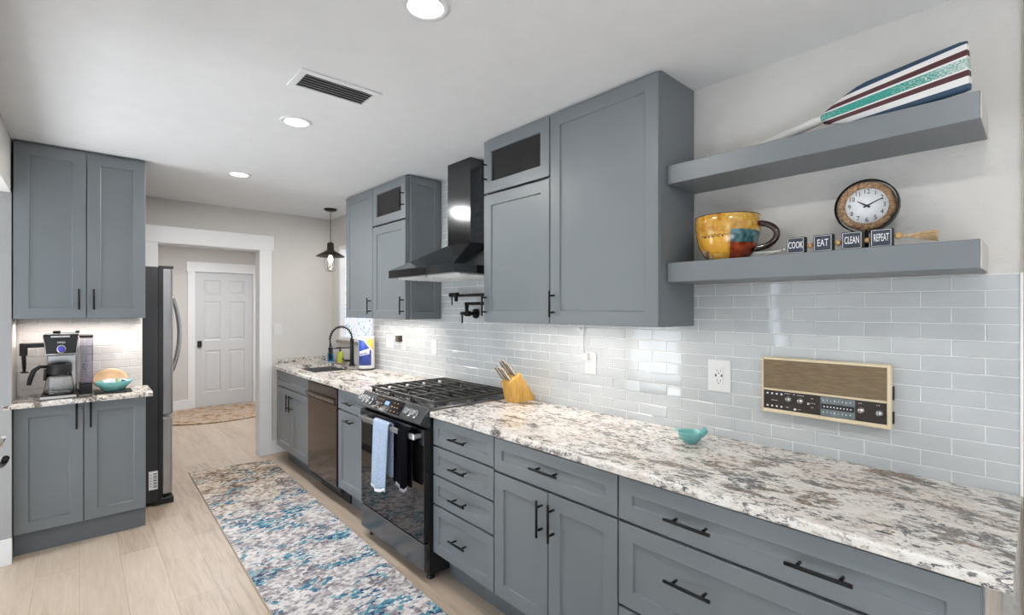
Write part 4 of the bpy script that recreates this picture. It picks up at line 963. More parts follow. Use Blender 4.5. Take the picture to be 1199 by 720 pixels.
# ------------------------------------------------------------------ outlets and switches on the tile
XT = WX - 0.0098
def plate(label, y0, y1, z0, z1, kind, name='wall_outlet', cat='outlet'):
    t = thing(name, label, cat, (XT, (y0 + y1) / 2, z0))
    b = MB(); b.box(XT - 0.006, XT, y0, y1, z0, z1); p = b.build('plate', 'white_pl', t, bevel=0.003, world=True, seg=2)
    ym, zm = (y0 + y1) / 2, (z0 + z1) / 2
    if kind == 'gfci':
        b = MB(); b.box(XT - 0.0085, XT - 0.006, ym - 0.018, ym + 0.018, zm - 0.036, zm + 0.036); r_ = b.build('receptacle', 'white_pl', t, bevel=0.001, world=True)
        b = MB()
        for s in (-1, 1):
            for dy in (-0.0075, 0.0065): b.box(XT - 0.0088, XT - 0.0085, ym + dy - 0.0012, ym + dy + 0.0012, zm + s * 0.021 - 0.004, zm + s * 0.021 + 0.005)
            b.cyl((XT - 0.0088, ym, zm + s * 0.021 - 0.010), (XT - 0.0085, ym, zm + s * 0.021 - 0.010), 0.0028, 10)
        b.box(XT - 0.0092, XT - 0.0085, ym - 0.016, ym - 0.009, zm - 0.004, zm + 0.006); b.box(XT - 0.0092, XT - 0.0085, ym + 0.009, ym + 0.016, zm - 0.004, zm + 0.006)
        b.build('slots', 'dark_slot', r_, world=True)
    elif kind == 'duplex':
        for s in (-1, 1):
            b = MB(); b.box(XT - 0.008, XT - 0.006, ym - 0.015, ym + 0.015, zm + s * 0.021 - 0.014, zm + s * 0.021 + 0.014); r_ = b.build('receptacle', 'white_pl', t, bevel=0.003, world=True)
            b = MB()
            for dy in (-0.006, 0.006): b.box(XT - 0.0083, XT - 0.008, ym + dy - 0.001, ym + dy + 0.001, zm + s * 0.021 - 0.002, zm + s * 0.021 + 0.007)
            b.build('slots', 'dark_slot', r_, world=True)
    elif kind == 'switch2':
        for dy in (-0.023, 0.023):
            b = MB(); b.box(XT - 0.0085, XT - 0.006, ym + dy - 0.016, ym + dy + 0.016, zm - 0.033, zm + 0.033); b.build('rocker', 'white_pl', t, bevel=0.001, world=True)
    elif kind == 'switch1':
        b = MB(); b.box(XT - 0.0085, XT - 0.006, ym - 0.016, ym + 0.016, zm - 0.033, zm + 0.033); b.build('rocker', 'white_pl', t, bevel=0.001, world=True)
    return t
plate('large white socket plate on the tile left of the wall radio', 0.876, 0.976, 1.106, 1.244, 'gfci')
plate('white socket plate with an adapter plugged in under the tall wall cabinet', 1.584, 1.660, 1.112, 1.228, 'duplex')
plate('double white switch plate on the tile nearest the sink', 3.80, 3.925, 1.118, 1.234, 'switch2', 'wall_switch', 'switch')
plate('white socket plate holding a brown plug below the far wall cabinets', 3.585, 3.665, 1.11, 1.228, 'duplex')
plate('single white switch plate on the tile just left of the range hood', 3.115, 3.19, 1.112, 1.226, 'switch1', 'wall_switch', 'switch')
tag(MB().box(XT - 0.045, XT - 0.0085, 3.630, 3.690, 1.182, 1.235).build('plug', 'brown_pl', bevel=0.004), 'brown plug-in adapter on the socket below the far wall cabinets', 'plug')
t = thing('plug_adapter', 'white plug adapter with cord running up to the tall wall cabinet', 'plug', (XT, 1.645, 1.20))
b = MB(); b.box(XT - 0.030, XT - 0.0085, 1.625, 1.655, 1.185, 1.222); b.build('adapter', 'white_pl', t, bevel=0.003, world=True)
b = MB(); b.tube([(XT - 0.02, 1.65, 1.22), (XT - 0.018, 1.662, 1.26), (XT - 0.008, 1.668, 1.31), (XT - 0.008, 1.66, 1.384)], 0.0025, 6); b.build('cord', 'white_pl', t, world=True)
b = MB(); b.cyl((XT - 0.0005, 1.70, 1.352), (XT - 0.006, 1.70, 1.352), 0.011, 14); b.cyl((XT - 0.006, 1.70, 1.352), (XT - 0.012, 1.70, 1.352), 0.006, 10)
tag(b.build('cord_clip', 'white_pl'), 'small round white clip on the tile above the plugged socket', 'clip')
# light switch on the far wall
t = thing('wall_switch', 'white switch plate on the beige wall right of the doorway', 'switch', (1.50, FARY, 1.20))
b = MB(); b.box(1.462, 1.540, FARY - 0.006, FARY - 0.0003, 1.20, 1.318); b.build('plate', 'white_pl', t, bevel=0.002, world=True)
b = MB(); b.box(1.485, 1.517, FARY - 0.009, FARY - 0.006, 1.226, 1.292); b.build('rocker', 'white_pl', t, bevel=0.001, world=True)

# ------------------------------------------------------------------ on the worktops
# knife block: leaning block whose slotted face looks to the room; local x = lean direction
KB = thing('knife_block', 'honey wooden knife block on the granite right of the range', 'knife block', (1.95, 2.088, 0.914), math.radians(-3))
b = MB()
b.prism([(-0.081, 0), (-0.110, 0.123), (-0.027, 0.171), (0.083, 0.022), (0.078, 0)], -0.040, 0.040); b.build('block', 'wood_block', KB, bevel=0.003)
up = Vector((-0.64, 0, 0.768)).normalized()       # direction the knives point out
A0, A1 = Vector((-0.110, 0, 0.123)), Vector((-0.027, 0, 0.171))
fu = up.cross(Vector((0, 1, 0))).normalized()
M['knife_handle'] = plain('knife_handle', (0.60, 0.54, 0.46), 0.28, 0.35, var=0.3, vscale=50)
kn_labels = [('steel-handled knife in the lower row of the block, nearest the camera', 0.20, -0.029, 0.098), ('steel-handled knife in the middle of the lower row of the block', 0.24, -0.001, 0.104), ('steel-handled knife in the lower row of the block, nearest the range', 0.20, 0.027, 0.106),
             ('steel-handled knife in the upper row of the block, nearest the camera', 0.70, -0.028, 0.106), ('steel-handled knife in the middle of the upper row of the block', 0.74, 0.0, 0.122), ('steel-handled knife in the upper row of the block, nearest the range', 0.70, 0.027, 0.116)]
Kw = Matrix.Translation(KB.location) @ KB.rotation_euler.to_matrix().to_4x4()
for lab, s, yy, L in kn_labels:
    p = A0 + (A1 - A0) * s + Vector((0, yy, 0))
    w0 = Kw @ p
    k = thing('kitchen_knife', lab, 'knife', w0, KB.rotation_euler[2], 'knives in the wooden block')
    b = MB(); hw, ht = 0.0085, 0.0045
    def sec(d, wf): c_ = up * d; return [c_ + fu * (-hw * wf) + Vector((0, -ht, 0)), c_ + fu * (hw * wf) + Vector((0, -ht, 0)), c_ + fu * (hw * wf) + Vector((0, ht, 0)), c_ + fu * (-hw * wf) + Vector((0, ht, 0))]
    b.loft([sec(0.004, 0.85), sec(0.02, 0.8), sec(L * 0.5, 1.0), sec(L * 0.85, 0.95), sec(L, 0.7)], smooth=False); b.build('handle', 'knife_handle', k, bevel=0.002)
    b = MB()
    q = [up * 0.01 + fu * (hw * 0.9) + Vector((0, -0.003, 0)), up * (L * .97) + fu * (hw * 0.9) + Vector((0, -0.003, 0)), up * (L * .97) + fu * (hw * 0.9) + Vector((0, 0.003, 0)), up * 0.01 + fu * (hw * 0.9) + Vector((0, 0.003, 0))]
    b.hexa(q, [v + fu * 0.0025 for v in q]); q2 = [v - fu * (hw * 1.95) for v in q]; b.hexa(q2, [v + fu * 0.002 for v in q2]); b.build('tang', 'matte_black', k)
    b = MB(); b.hexa([Vector((0, -0.001, 0)) + fu * -0.009, Vector((0, 0.001, 0)) + fu * -0.009, Vector((0, 0.001, 0)) + fu * 0.009, Vector((0, -0.001, 0)) + fu * 0.009], [up * 0.005 + Vector((0, -0.001, 0)) + fu * -0.009, up * 0.005 + Vector((0, 0.001, 0)) + fu * -0.009, up * 0.005 + Vector((0, 0.001, 0)) + fu * 0.009, up * 0.005 + Vector((0, -0.001, 0)) + fu * 0.009])
    b.build('blade', 'steel', k)
# teal bird dish
t = thing('bird_dish', 'small teal ceramic bird-shaped dish on the granite below the socket plate', 'dish', (1.855, 0.962, 0.914))
b = MB(); prof = [(0.0005, 0), (0.024, 0), (0.027, 0.002), (0.027, 0.006), (0.038, 0.014), (0.046, 0.027), (0.0485, 0.042), (0.049, 0.046), (0.0455, 0.046), (0.043, 0.030), (0.032, 0.017), (0.0005, 0.012)]
b.lathe(prof, (0, 0, 0), 28); b.build('bowl', 'teal', t)
b = MB(); b.tube([(0.0, -0.045, 0.036), (0.004, -0.053, 0.048), (0.005, -0.057, 0.060), (0.004, -0.057, 0.070)], [0.011, 0.012, 0.0145, 0.008], 12); b.tube([(0.004, -0.062, 0.059), (0.003, -0.072, 0.057)], [0.004, 0.0008], 8); b.build('head', 'teal', t)
b = MB(); b.hexa([(-0.012, 0.044, 0.036), (0.012, 0.044, 0.036), (0.006, 0.072, 0.041), (-0.006, 0.072, 0.041)], [(-0.014, 0.044, 0.043), (0.014, 0.044, 0.043), (0.007, 0.074, 0.045), (-0.007, 0.074, 0.045)]); b.build('tail', 'teal', t, bevel=0.002)
# paper towel roll in its wrapper on a stand
t = thing('paper_towel_roll', 'wrapped paper towel roll with blue label standing by the sink window', 'paper towel', (1.93, 4.10, 0.914))
b = MB(); b.lathe([(0.0005, 0), (0.075, 0), (0.075, 0.012), (0.0005, 0.012)], seg=28); b.build('base', 'matte_black', t)
b = MB(); b.lathe([(0.0005, 0.013), (0.068, 0.013), (0.071, 0.018), (0.071, 0.285), (0.066, 0.298), (0.02, 0.300), (0.02, 0.29), (0.0005, 0.29)], seg=32); rl = b.build('roll', 'paper', t)
def patch(pts_fn, n, r, mat, name):
    b = MB(); inner = []; 
    rows_ = []
    for i in range(n + 1):
        a, z0_, z1_ = pts_fn(i / n)
        rows_.append([(r * math.cos(a), r * math.sin(a), z0_), (r * math.cos(a), r * math.sin(a), z1_)])
    b.loft(rows_, closed=False, cap=False)
    o = b.build(name, mat, rl); s = o.modifiers.new('thick', 'SOLIDIFY'); s.thickness = 0.0008; s.offset = 1; return o
# view direction from the roll to the camera
va = math.atan2(-4.10, -1.93)
patch(lambda u: (va - 1.15 + 1.75 * u, 0.045, 0.275 - 0.15 * max(0, u - 0.45) ** 1.0 - 0.02 * u), 24, 0.0716, 'blue_label', 'label')
patch(lambda u: (va + 0.10 + 0.75 * u, 0.262 - 0.21 * (0.15 + 0.3 * u) * 0.9, 0.280), 12, 0.0724, 'yellow_label', 'label_corner')
patch(lambda u: (va - 1.0 + 1.35 * u, 0.125 + 0.02 * u, 0.165 + 0.03 * u), 16, 0.0726, 'paper', 'name_panel')
b = MB()
for i, hgt in enumerate((0.020, 0.014, 0.014, 0.014, 0.018, 0.014)):
    a = va - 0.75 + 0.15 * i; r_ = 0.0738; z_ = 0.136 + 0.002 * i
    p = Vector((r_ * math.cos(a), r_ * math.sin(a), z_)); tv = Vector((-math.sin(a), math.cos(a), 0)); nv = Vector((math.cos(a), math.sin(a), 0))
    q = [p - tv * 0.003, p + tv * 0.003, p + tv * 0.003 + Vector((0, 0, hgt)), p - tv * 0.003 + Vector((0, 0, hgt))]
    b.hexa(q, [v + nv * 0.0006 for v in q])
b.build('lettering', 'blue_label', rl)
# sink faucet with spring neck
t = thing('sink_faucet', 'black spring-neck kitchen faucet behind the sink', 'faucet', (1.955, 4.47, 0.914))
b = MB(); b.lathe([(0.0005, 0), (0.028, 0), (0.028, 0.01), (0.02, 0.016), (0.018, 0.06), (0.0175, 0.26), (0.0005, 0.262)], seg=16); b.build('post', 'black', t)
arc = []
for i in range(25):
    a = PI * i / 24; arc.append((-0.105 + 0.105 * math.cos(a), 0.004 * i / 24, 0.262 + 0.115 * math.sin(a)))
arc = arc + [(-0.21, 0.004, 0.22), (-0.208, 0.004, 0.17)]
b = MB(); b.tube(arc, 0.0065, 8); nk = b.build('hose', 'black', t)
b = MB()
coil = []
NC = 15
for i in range(NC * 8 + 1):
    s = i / (NC * 8) * 24; k = int(min(23, s)); f_ = s - k
    p = Vector(arc[k]).lerp(Vector(arc[k + 1]), f_); d = (Vector(arc[k + 1]) - Vector(arc[k])).normalized(); n1 = Vector((0, 1, 0)); n2 = d.cross(n1)
    ph_ = 2 * PI * i / 8; coil.append(p + n1 * (0.0135 * math.cos(ph_)) + n2 * (0.0135 * math.sin(ph_)))
b.tube(coil, 0.0026, 5); b.build('spring', 'black', t)
b = MB(); b.cyl((-0.208, 0.004, 0.175), (-0.205, 0.004, 0.07), 0.0145, 14, 0.018); b.build('spray_head', 'black', t)
b = MB(); b.cyl((0, 0, 0.175), (-0.20, 0.004, 0.175), 0.0055, 8); b.cyl((-0.208, 0.004, 0.165), (-0.208, 0.004, 0.185), 0.019, 14); b.build('dock_arm', 'black', t)
b = MB(); b.cyl((0, 0, 0.05), (-0.06, 0.02, 0.05), 0.011, 10); b.cyl((-0.055, 0.018, 0.05), (-0.085, 0.03, 0.075), 0.005, 8); b.build('handle', 'black', t)
# tray, soaps
b = MB(); b.lathe([(0.0005, 0), (0.075, 0), (0.088, 0.016), (0.085, 0.018), (0.072, 0.006), (0.0005, 0.006)], (0, 0, 0), 24); b.bm.transform(Matrix.Scale(1.25, 4, (0, 1, 0)) @ Matrix.Scale(0.62, 4, (1, 0, 0)))
tr = b.build('sink_tray', 'stone'); tr.location = (1.945, 4.72, 0.914); tag(tr, 'grey-brown oval tray holding soap behind the sink', 'tray')
t = thing('soap_bottle', 'yellow-green soap bottle with black pump on the tray behind the sink', 'bottle', (1.945, 4.725, 0.9205))
b = MB(); b.lathe([(0.0005, 0), (0.030, 0), (0.032, 0.004), (0.032, 0.095), (0.026, 0.108), (0.012, 0.113), (0.012, 0.118), (0.0005, 0.118)], seg=18); b.build('body', 'green_soap', t)
b = MB(); b.cyl((0, 0, 0.117), (0, 0, 0.133), 0.012, 12); b.cyl((0, 0, 0.13), (0, 0, 0.155), 0.004, 8); b.cyl((0.006, 0, 0.155), (-0.04, 0, 0.150), 0.006, 8); b.build('pump', 'matte_black', t)
t = thing('dish_soap', 'clear squeeze bottle of blue dish soap in the corner behind the sink', 'bottle', (1.955, 5.0, 0.914))
b = MB(); b.hexa([(-0.02, -0.04, 0), (0.02, -0.04, 0), (0.02, 0.04, 0), (-0.02, 0.04, 0)], [(-0.02, -0.042, 0.08), (0.02, -0.042, 0.08), (0.02, 0.042, 0.08), (-0.02, 0.042, 0.08)]); b.build('liquid', 'blue_soap', t, bevel=0.008, seg=3)
b = MB(); b.hexa([(-0.02, -0.041, 0.081), (0.02, -0.041, 0.081), (0.02, 0.041, 0.081), (-0.02, 0.041, 0.081)], [(-0.014, -0.015, 0.165), (0.014, -0.015, 0.165), (0.014, 0.015, 0.165), (-0.014, 0.015, 0.165)]); b.build('neck', 'smoke', t, bevel=0.004, seg=2)
b = MB(); b.lathe([(0.013, 0.165), (0.013, 0.18), (0.006, 0.183), (0.005, 0.195), (0.0005, 0.195)], seg=14, cap=True); b.build('cap', 'blue_label', t)

# ------------------------------------------------------------------ coffee nook
CT = 0.914
t = thing('coffee_maker', 'black and steel coffee maker with glass carafe on the left worktop', 'coffee maker', (-0.082, 4.13, CT)); t.scale = (0.80, 1, 1)
b = MB(); b.prism([(-0.115, -0.13), (0.085, -0.13), (0.10, -0.10), (0.10, 0.13), (-0.115, 0.13)], 0.0, 0.022, 'z'); b.build('base', 'matte_black', t, bevel=0.004)
b = MB(); b.box(-0.1152, 0.0852, -0.1325, -0.128, 0.004, 0.020); b.build('base_band', 'steel', t)
b = MB(); b.box(-0.085, 0.085, 0.04, 0.128, 0.022, 0.28); b.build('column', 'steel', t, bevel=0.006)
b = MB(); b.hexa([(-0.085, -0.12, 0.262), (0.085, -0.12, 0.262), (0.09, 0.128, 0.262), (-0.09, 0.128, 0.262)], [(-0.105, -0.112, 0.395), (0.105, -0.112, 0.395), (0.10, 0.128, 0.395), (-0.10, 0.128, 0.395)]); hd = b.build('brew_head', 'matte_black', t, bevel=0.014, seg=3)
b = MB()
rim = [(-0.096, -0.1165, 0.385), (-0.085, -0.119, 0.272), (0.085, -0.119, 0.272), (0.096, -0.1165, 0.385)]
b.tube(rim, 0.0035, 8); b.build('chrome_trim', 'steel', hd)
b = MB(); b.box(-0.06, 0.05, -0.117, -0.112, 0.372, 0.386); b.build('top_badge', 'steel', hd, bevel=0.002)
b = MB(); b.text('NINJA', TM((0.0, -0.1185, 0.343), (1, 0, 0), ZU, 0.017)); b.build('maker_name', 'letter', hd)
b = MB(); b.lathe([(0.020, 0.0), (0.026, 0.0), (0.026, -0.004), (0.020, -0.004)], (0, -0.1185, 0.303), 24, axis='y'); b.build('button_ring', 'steel', hd)
b = MB(); b.lathe([(0.0005, -0.003), (0.019, -0.003), (0.019, 0.0)], (0, -0.1185, 0.303), 24, axis='y'); b.build('brew_button', 'led_blue', hd)
b = MB(); b.box(-0.05, -0.005, -0.06, 0.02, 0.3955, 0.412); b.build('lid_knob', 'matte_black', hd, bevel=0.005)
b = MB(); b.box(0.078, 0.105, -0.04, 0.02, 0.3955, 0.41); b.build('lid_latch', 'matte_black', hd, bevel=0.004)
# carafe (stands in the machine; a thing of its own)
cf = thing('carafe', 'glass coffee carafe with black handle standing in the coffee maker', 'carafe', (-0.092, 4.075, CT + 0.0225))
b = MB(); b.lathe([(0.0005, 0), (0.066, 0), (0.072, 0.006), (0.070, 0.03), (0.060, 0.10), (0.054, 0.135), (0.0515, 0.135), (0.057, 0.10), (0.067, 0.03), (0.068, 0.008), (0.0005, 0.004)], seg=32); b.build('glass_body', 'clear', cf)
b = MB(); b.lathe([(0.055, 0.125), (0.057, 0.136), (0.057, 0.18), (0.050, 0.192), (0.0005, 0.195)], seg=28); b.build('collar', 'matte_black', cf)
b = MB(); b.tube([(-0.054, -0.012, 0.172), (-0.085, -0.02, 0.176), (-0.11, -0.026, 0.155), (-0.125, -0.03, 0.11), (-0.132, -0.032, 0.070)], [0.010, 0.011, 0.0125, 0.012, 0.010], 10); b.tube([(-0.060, -0.012, 0.158), (-0.064, -0.012, 0.09)], 0.008, 8); b.build('handle', 'matte_black', cf)
# frother arm
b = MB(); b.box(-0.233, -0.09, 0.015, 0.05, 0.310, 0.338); b.box(-0.235, -0.192, 0.012, 0.052, 0.262, 0.338); b.tube([(-0.213, 0.032, 0.262), (-0.211, 0.032, 0.215), (-0.210, 0.032, 0.165)], [0.014, 0.013, 0.010], 10); b.build('frother_arm', 'matte_black', t, bevel=0.003)
b = MB(); b.tube([(-0.210 + 0.02 * math.cos(a), 0.032 + 0.02 * math.sin(a), 0.16) for a in [2 * PI * i / 14 for i in range(14)]], 0.003, 6, closed=True); b.build('whisk', 'matte_black', t)
# tank
b = MB(); b.box(0.104, 0.185, -0.01, 0.115, 0.072, 0.362); b.build('water_tank', 'smoke', t, bevel=0.006)
b = MB(); b.box(0.101, 0.187, -0.012, 0.117, 0.363, 0.380); b.build('tank_lid', 'matte_black', t, bevel=0.004)
b = MB(); b.box(0.101, 0.18, -0.012, 0.117, 0.0, 0.070); b.build('tank_stand', 'matte_black', t, bevel=0.004)
b = MB(); b.lathe([(0.013, -0.0105), (0.016, -0.0105), (0.016, -0.012), (0.013, -0.012)], (0.135, 0, 0.18), 4, axis='y'); b.build('fill_mark', 'dark_slot', t)
# teal bowl with pods, pale wooden dish behind
tb_ = thing('pod_bowl', 'teal bowl filled with coffee pods right of the coffee maker', 'bowl', (0.168, 4.11, CT + 0.011))
b = MB(); b.lathe([(0.0005, 0), (0.05, 0), (0.055, 0.004), (0.078, 0.03), (0.102, 0.062), (0.099, 0.063), (0.074, 0.034), (0.048, 0.009), (0.0005, 0.007)], seg=32); b.bm.transform(Matrix.Scale(0.85, 4, (0, 1, 0))); b.build('bowl', 'teal', tb_)
t = tag(MB().box(0.072, 0.26, 4.035, 4.18, CT, CT + 0.010).build('coaster', 'dark_slot', bevel=0.002), 'thin dark coaster under the teal bowl of pods', 'coaster')
M['pod_blue'] = plain('pod_blue', (0.03, 0.05, 0.30), 0.4); M['pod_green'] = plain('pod_green', (0.45, 0.55, 0.30), 0.5)
pods = [(-0.045, -0.02, 'pod_green', 'pale green coffee pod at the left of the teal bowl'), (0.0, -0.015, 'white_pl', 'white coffee pod in the front middle of the teal bowl'), (0.048, -0.01, 'pod_blue', 'dark blue coffee pod at the right of the teal bowl'), (-0.02, 0.028, 'white_pl', 'white coffee pod at the back left of the teal bowl'), (0.03, 0.03, 'pod_green', 'pale green coffee pod at the back right of the teal bowl')]
for i, (px_, py_, mt, lab) in enumerate(pods):
    p = thing('coffee_pod', lab, 'coffee pod', (0.168 + px_, 4.11 + py_, CT + 0.047), 0, 'coffee pods in the teal bowl')
    p.rotation_euler = (0.35 * (-1) ** i, 0.3 * (1 if px_ < 0 else -1), i)
    b = MB(); b.lathe([(0.0005, 0), (0.017, 0), (0.021, 0.030), (0.0005, 0.031)], seg=16); b.build('cup', mt, p)
    b = MB(); b.lathe([(0.0005, 0.031), (0.0235, 0.031), (0.0235, 0.033), (0.0005, 0.0335)], seg=16); b.build('lid', 'white_pl' if mt != 'white_pl' else 'paper', p)
b = MB(); rings = []
for r_, d in ((0.0005, 0.0), (0.03, 0.001), (0.055, 0.006), (0.072, 0.016), (0.074, 0.018), (0.070, 0.020), (0.053, 0.010), (0.03, 0.006), (0.0005, 0.005)):
    rings.append([(r_ * 1.25 * math.cos(2 * PI * i / 28), r_ * math.sin(2 * PI * i / 28), d) for i in range(28)])
b.loft(rings, cap=False)
b.bm.transform(Matrix.Rotation(math.radians(64), 4, 'X'))
wdish = b.build('wooden_dish', 'olive_wood'); wdish.location = (0.155, 4.245, CT + 0.067); tag(wdish, 'pale oval wooden dish propped behind the teal bowl of pods', 'dish')

# ------------------------------------------------------------------ refrigerator
t = thing('refrigerator', 'tall dark refrigerator with steel doors beside the doorway', 'refrigerator', (0.10, 4.82, 0))
FY0, FY1 = 4.402, 5.186
b = MB(); b.box(-0.27, 0.435, FY0, FY1, 0.03, 1.775); cs = b.build('case', 'fridge_side', t, bevel=0.004, world=True)
b = MB(); b.box(0.437, 0.462, FY0 + 0.004, FY1 - 0.004, 0.05, 1.77); b.build('gasket', 'matte_black', t, world=True)
ym = (FY0 + FY1) / 2
def fdoor(y0_, y1_, z0_, z1_, name, curve=0.012):
    b = MB(); poly = [(0.463, y0_), (0.463, y1_)]
    n = 10
    for i in range(n + 1):
        u = i / n; yy = y1_ + (y0_ - y1_) * u; poly.append((0.525 + curve * (1 - (2 * u - 1) ** 2) + (0.0 if 0 < i < n else -0.010), yy))
    b.prism(poly, z0_, z1_, 'z'); return b.build(name, 'fsteel', t, bevel=0.003, world=True)
M['fsteel'] = plain('fridge_steel', (0.42, 0.42, 0.43), 0.28, 1.0)
dA = fdoor(FY0 + 0.003, ym - 0.002, 0.672, 1.765, 'door'); dB = fdoor(ym + 0.002, FY1 - 0.003, 0.672, 1.765, 'door')
dC = fdoor(FY0 + 0.003, FY1 - 0.003, 0.075, 0.645, 'freezer_drawer', 0.016)
for dd_, yy in ((dA, ym - 0.035), (dB, ym + 0.035)):
    b = MB(); pts = []
    for i in range(13): u = i / 12; pts.append((0.545 + 0.07 * math.sin(PI * u) ** 0.7, yy, 0.92 + 0.68 * u))
    b.tube(pts, 0.012, 10); b.build('handle', 'steel', dd_, world=True)
b = MB(); b.box(0.44, 0.53, FY0 + 0.01, FY0 + 0.07, 1.766, 1.785); b.build('hinge_cover', 'matte_black', t, bevel=0.003, world=True)
b = MB(); b.box(0.40, 0.53, FY0 + 0.005, FY1 - 0.005, 0.0, 0.045); b.build('foot_grille', 'matte_black', t, bevel=0.003, world=True)
b = MB(); b.box(0.378, 0.432, FY0 - 0.0006, FY0 + 0.001, 0.125, 0.262); st_ = b.build('sticker', 'paper', cs, world=True)
b = MB()
for i in range(9): b.box(0.405 + 0.0, 0.427, FY0 - 0.0009, FY0 - 0.0006, 0.14 + 0.012 * i, 0.147 + 0.012 * i - 0.003 * (i % 2))
for i in range(5): b.box(0.384, 0.396, FY0 - 0.0009, FY0 - 0.0006, 0.15 + 0.02 * i, 0.154 + 0.02 * i)
b.build('barcode', 'dark_slot', st_, world=True)

# ------------------------------------------------------------------ rugs
def quad_rug(name, label, pts, th, mat, edge):
    c_ = Vector((sum(p[0] for p in pts) / 4, sum(p[1] for p in pts) / 4, 0))
    b = MB(); b.hexa([(p[0] - c_.x, p[1] - c_.y, 0.0005) for p in pts], [(p[0] - c_.x, p[1] - c_.y, th) for p in pts])
    o = b.build(name, mat, bevel=0.002); o.location = c_; tag(o, label, 'rug')
    e = MB(); P = [Vector((p[0] - c_.x, p[1] - c_.y, th * 0.55)) for p in pts]; e.tube([P[0], P[1]], 0.004, 6); e.tube([P[1], P[2]], 0.004, 6); e.tube([P[2], P[3]], 0.004, 6); e.tube([P[3], P[0]], 0.004, 6)
    e.build('binding', edge, o); return o
quad_rug('runner_rug', 'long faded runner rug in blue, cream and brown on the kitchen floor', [(0.655, 0.9), (1.275, 0.9), (1.376, 4.985), (0.722, 5.10)], 0.009, 'rug', 'rug_edge')
b = MB(); n = 48
b.loft([[(0.78 * math.cos(2 * PI * i / n), 0.62 * math.sin(2 * PI * i / n), z) for i in range(n)] for z in (0.0005, 0.016)], smooth=False)
o = b.build('oval_mat', 'hallrug', bevel=0.004); o.location = (1.45, 7.70, 0); tag(o, 'brown oval mat on the hall floor in front of the white door', 'rug')

# ------------------------------------------------------------------ ceiling fixtures
labs = ['round recessed ceiling light nearest the camera at the top of the picture', 'middle round recessed ceiling light, beyond the air vent', 'farthest round recessed ceiling light, nearest the doorway']
for i, (lx, ly) in enumerate(LAMPS):
    if i < 3:
        t = thing('recessed_light', labs[i], 'ceiling light', (lx, ly, CEIL), 0, 'recessed ceiling lights')
        b = MB(); b.lathe([(0.058, -0.0005), (0.058, -0.006), (0.078, -0.004), (0.079, -0.0005)], (0, 0, 0), 32); b.build('trim_ring', 'trim', t)
        b = MB(); b.lathe([(0.0005, -0.0045), (0.057, -0.0045), (0.057, -0.0005)], (0, 0, 0), 32); b.build('lens', 'lens', t)
    area('lamp_light', (lx, ly, CEIL - 0.008), (0, 0, 0), 0.11, 0.11, LAMP_W[i], (1.0, 0.98, 0.95), 'DISK')
# vent
t = thing('air_vent', 'white slotted air vent in the ceiling', 'vent', (0.845, 2.105, CEIL))
vx, vy = 0.178, 0.098
b = MB(); zf, zt = -0.008, -0.0005; ix, iy = vx - 0.03, vy - 0.03
b.box(-vx, vx, -vy, -iy, zf, zt); b.box(-vx, vx, iy, vy, zf, zt); b.box(-vx, -ix, -iy, iy, zf, zt); b.box(ix, vx, -iy, iy, zf, zt); b.build('frame', 'trim', t, bevel=0.002)
b = MB(); b.box(-ix, ix, -iy, iy, -0.0016, -0.0005); b.build('duct', 'dark_slot', t)
for k in range(6):
    y_ = -iy + 0.012 + k * (2 * iy - 0.02) / 5
    b = MB(); b.hexa([(-ix, y_ - 0.008, -0.0105), (ix, y_ - 0.008, -0.0105), (ix, y_ - 0.0065, -0.0105), (-ix, y_ - 0.0065, -0.0105)], [(-ix, y_ + 0.004, -0.002), (ix, y_ + 0.004, -0.002), (ix, y_ + 0.0055, -0.002), (-ix, y_ + 0.0055, -0.002)]); b.build('slat', 'trim', t)
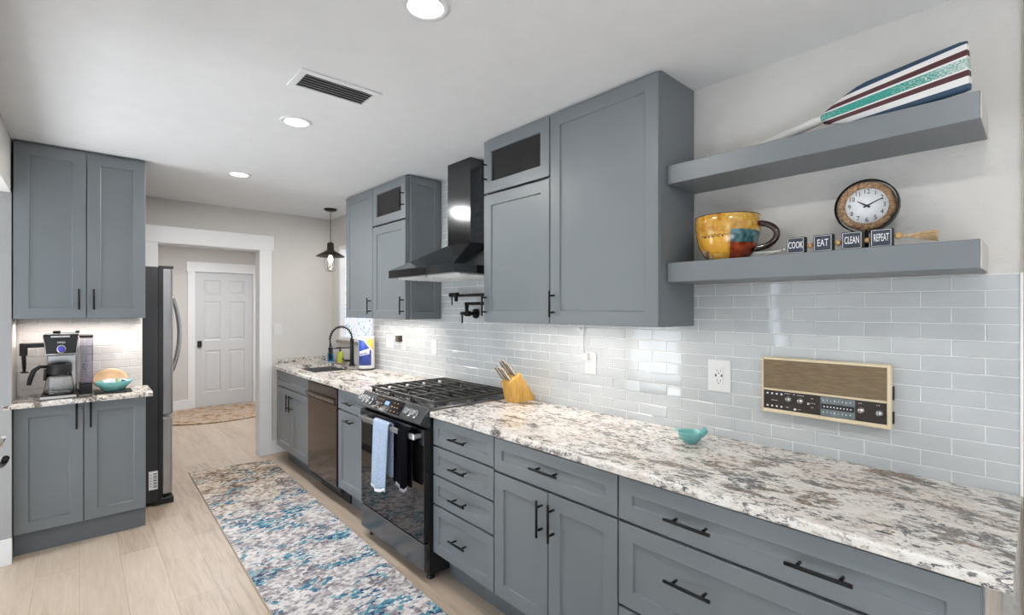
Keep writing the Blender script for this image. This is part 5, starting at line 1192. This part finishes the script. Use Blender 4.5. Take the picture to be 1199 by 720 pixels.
# pendant
t = thing('pendant_lamp', 'small dark pendant lamp with caged bulb over the sink', 'pendant lamp', (1.823, 4.665, CEIL))
b = MB(); b.lathe([(0.0005, -0.022), (0.045, -0.020), (0.062, -0.008), (0.062, -0.0005), (0.0005, -0.0005)], seg=24); b.build('canopy', 'black', t)
b = MB(); b.cyl((0, 0, -0.02), (0, 0, -0.335), 0.003, 6); b.build('cord', 'matte_black', t)
M['bronze'] = plain('dark_bronze', (0.05, 0.04, 0.034), 0.4, 0.7)
b = MB(); b.lathe([(0.012, -0.325), (0.030, -0.335), (0.032, -0.40), (0.048, -0.412), (0.132, -0.460), (0.134, -0.466), (0.124, -0.463), (0.04, -0.422), (0.028, -0.42)], seg=28); b.build('shade', 'bronze', t)
b = MB(); b.lathe([(0.050, -0.425), (0.054, -0.47), (0.054, -0.56), (0.042, -0.598), (0.0005, -0.612)], seg=20); b.build('glass_jar', 'clear', t)
m_, nt_, b_ = newmat('jar_glass')
tr_ = N(nt_, 'ShaderNodeBsdfTransparent'); gl_ = N(nt_, 'ShaderNodeBsdfGlossy'); gl_.inputs['Roughness'].default_value = 0.05
mx_ = N(nt_, 'ShaderNodeMixShader'); mx_.inputs[0].default_value = 0.25; nt_.links.new(tr_.outputs[0], mx_.inputs[1]); nt_.links.new(gl_.outputs[0], mx_.inputs[2])
nt_.links.new(mx_.outputs[0], [n for n in nt_.nodes if n.type == 'OUTPUT_MATERIAL'][0].inputs[0])
for o_ in t.children:
    if o_.name.startswith('glass_jar'): o_.data.materials.clear(); o_.data.materials.append(m_)
b = MB(); b.lathe([(0.012, -0.43), (0.014, -0.455), (0.028, -0.49), (0.030, -0.51), (0.02, -0.535), (0.0005, -0.543)], seg=18); b.bm.transform(Matrix.Translation((0, 0, -0.43)) @ Matrix.Scale(0.8, 4) @ Matrix.Translation((0, 0, 0.43))); b.build('bulb', 'bulb', t)
b = MB()
for i in range(5):
    a = 2 * PI * i / 5; b.tube([(0.055 * math.cos(a), 0.055 * math.sin(a), -0.44), (0.056 * math.cos(a), 0.056 * math.sin(a), -0.56), (0.043 * math.cos(a), 0.043 * math.sin(a), -0.602), (0.002 * math.cos(a), 0.002 * math.sin(a), -0.615)], 0.0018, 5)
b.build('cage', 'bronze', t)
pl_ = bpy.data.lights.new('pendant_light', 'POINT'); pl_.energy = 2.5; pl_.color = (1, 0.93, 0.82); pl_.shadow_soft_size = 0.03
po = bpy.data.objects.new('pendant_light', pl_); C.objects.link(po); po.location = (1.823, 4.665, CEIL - 0.57)
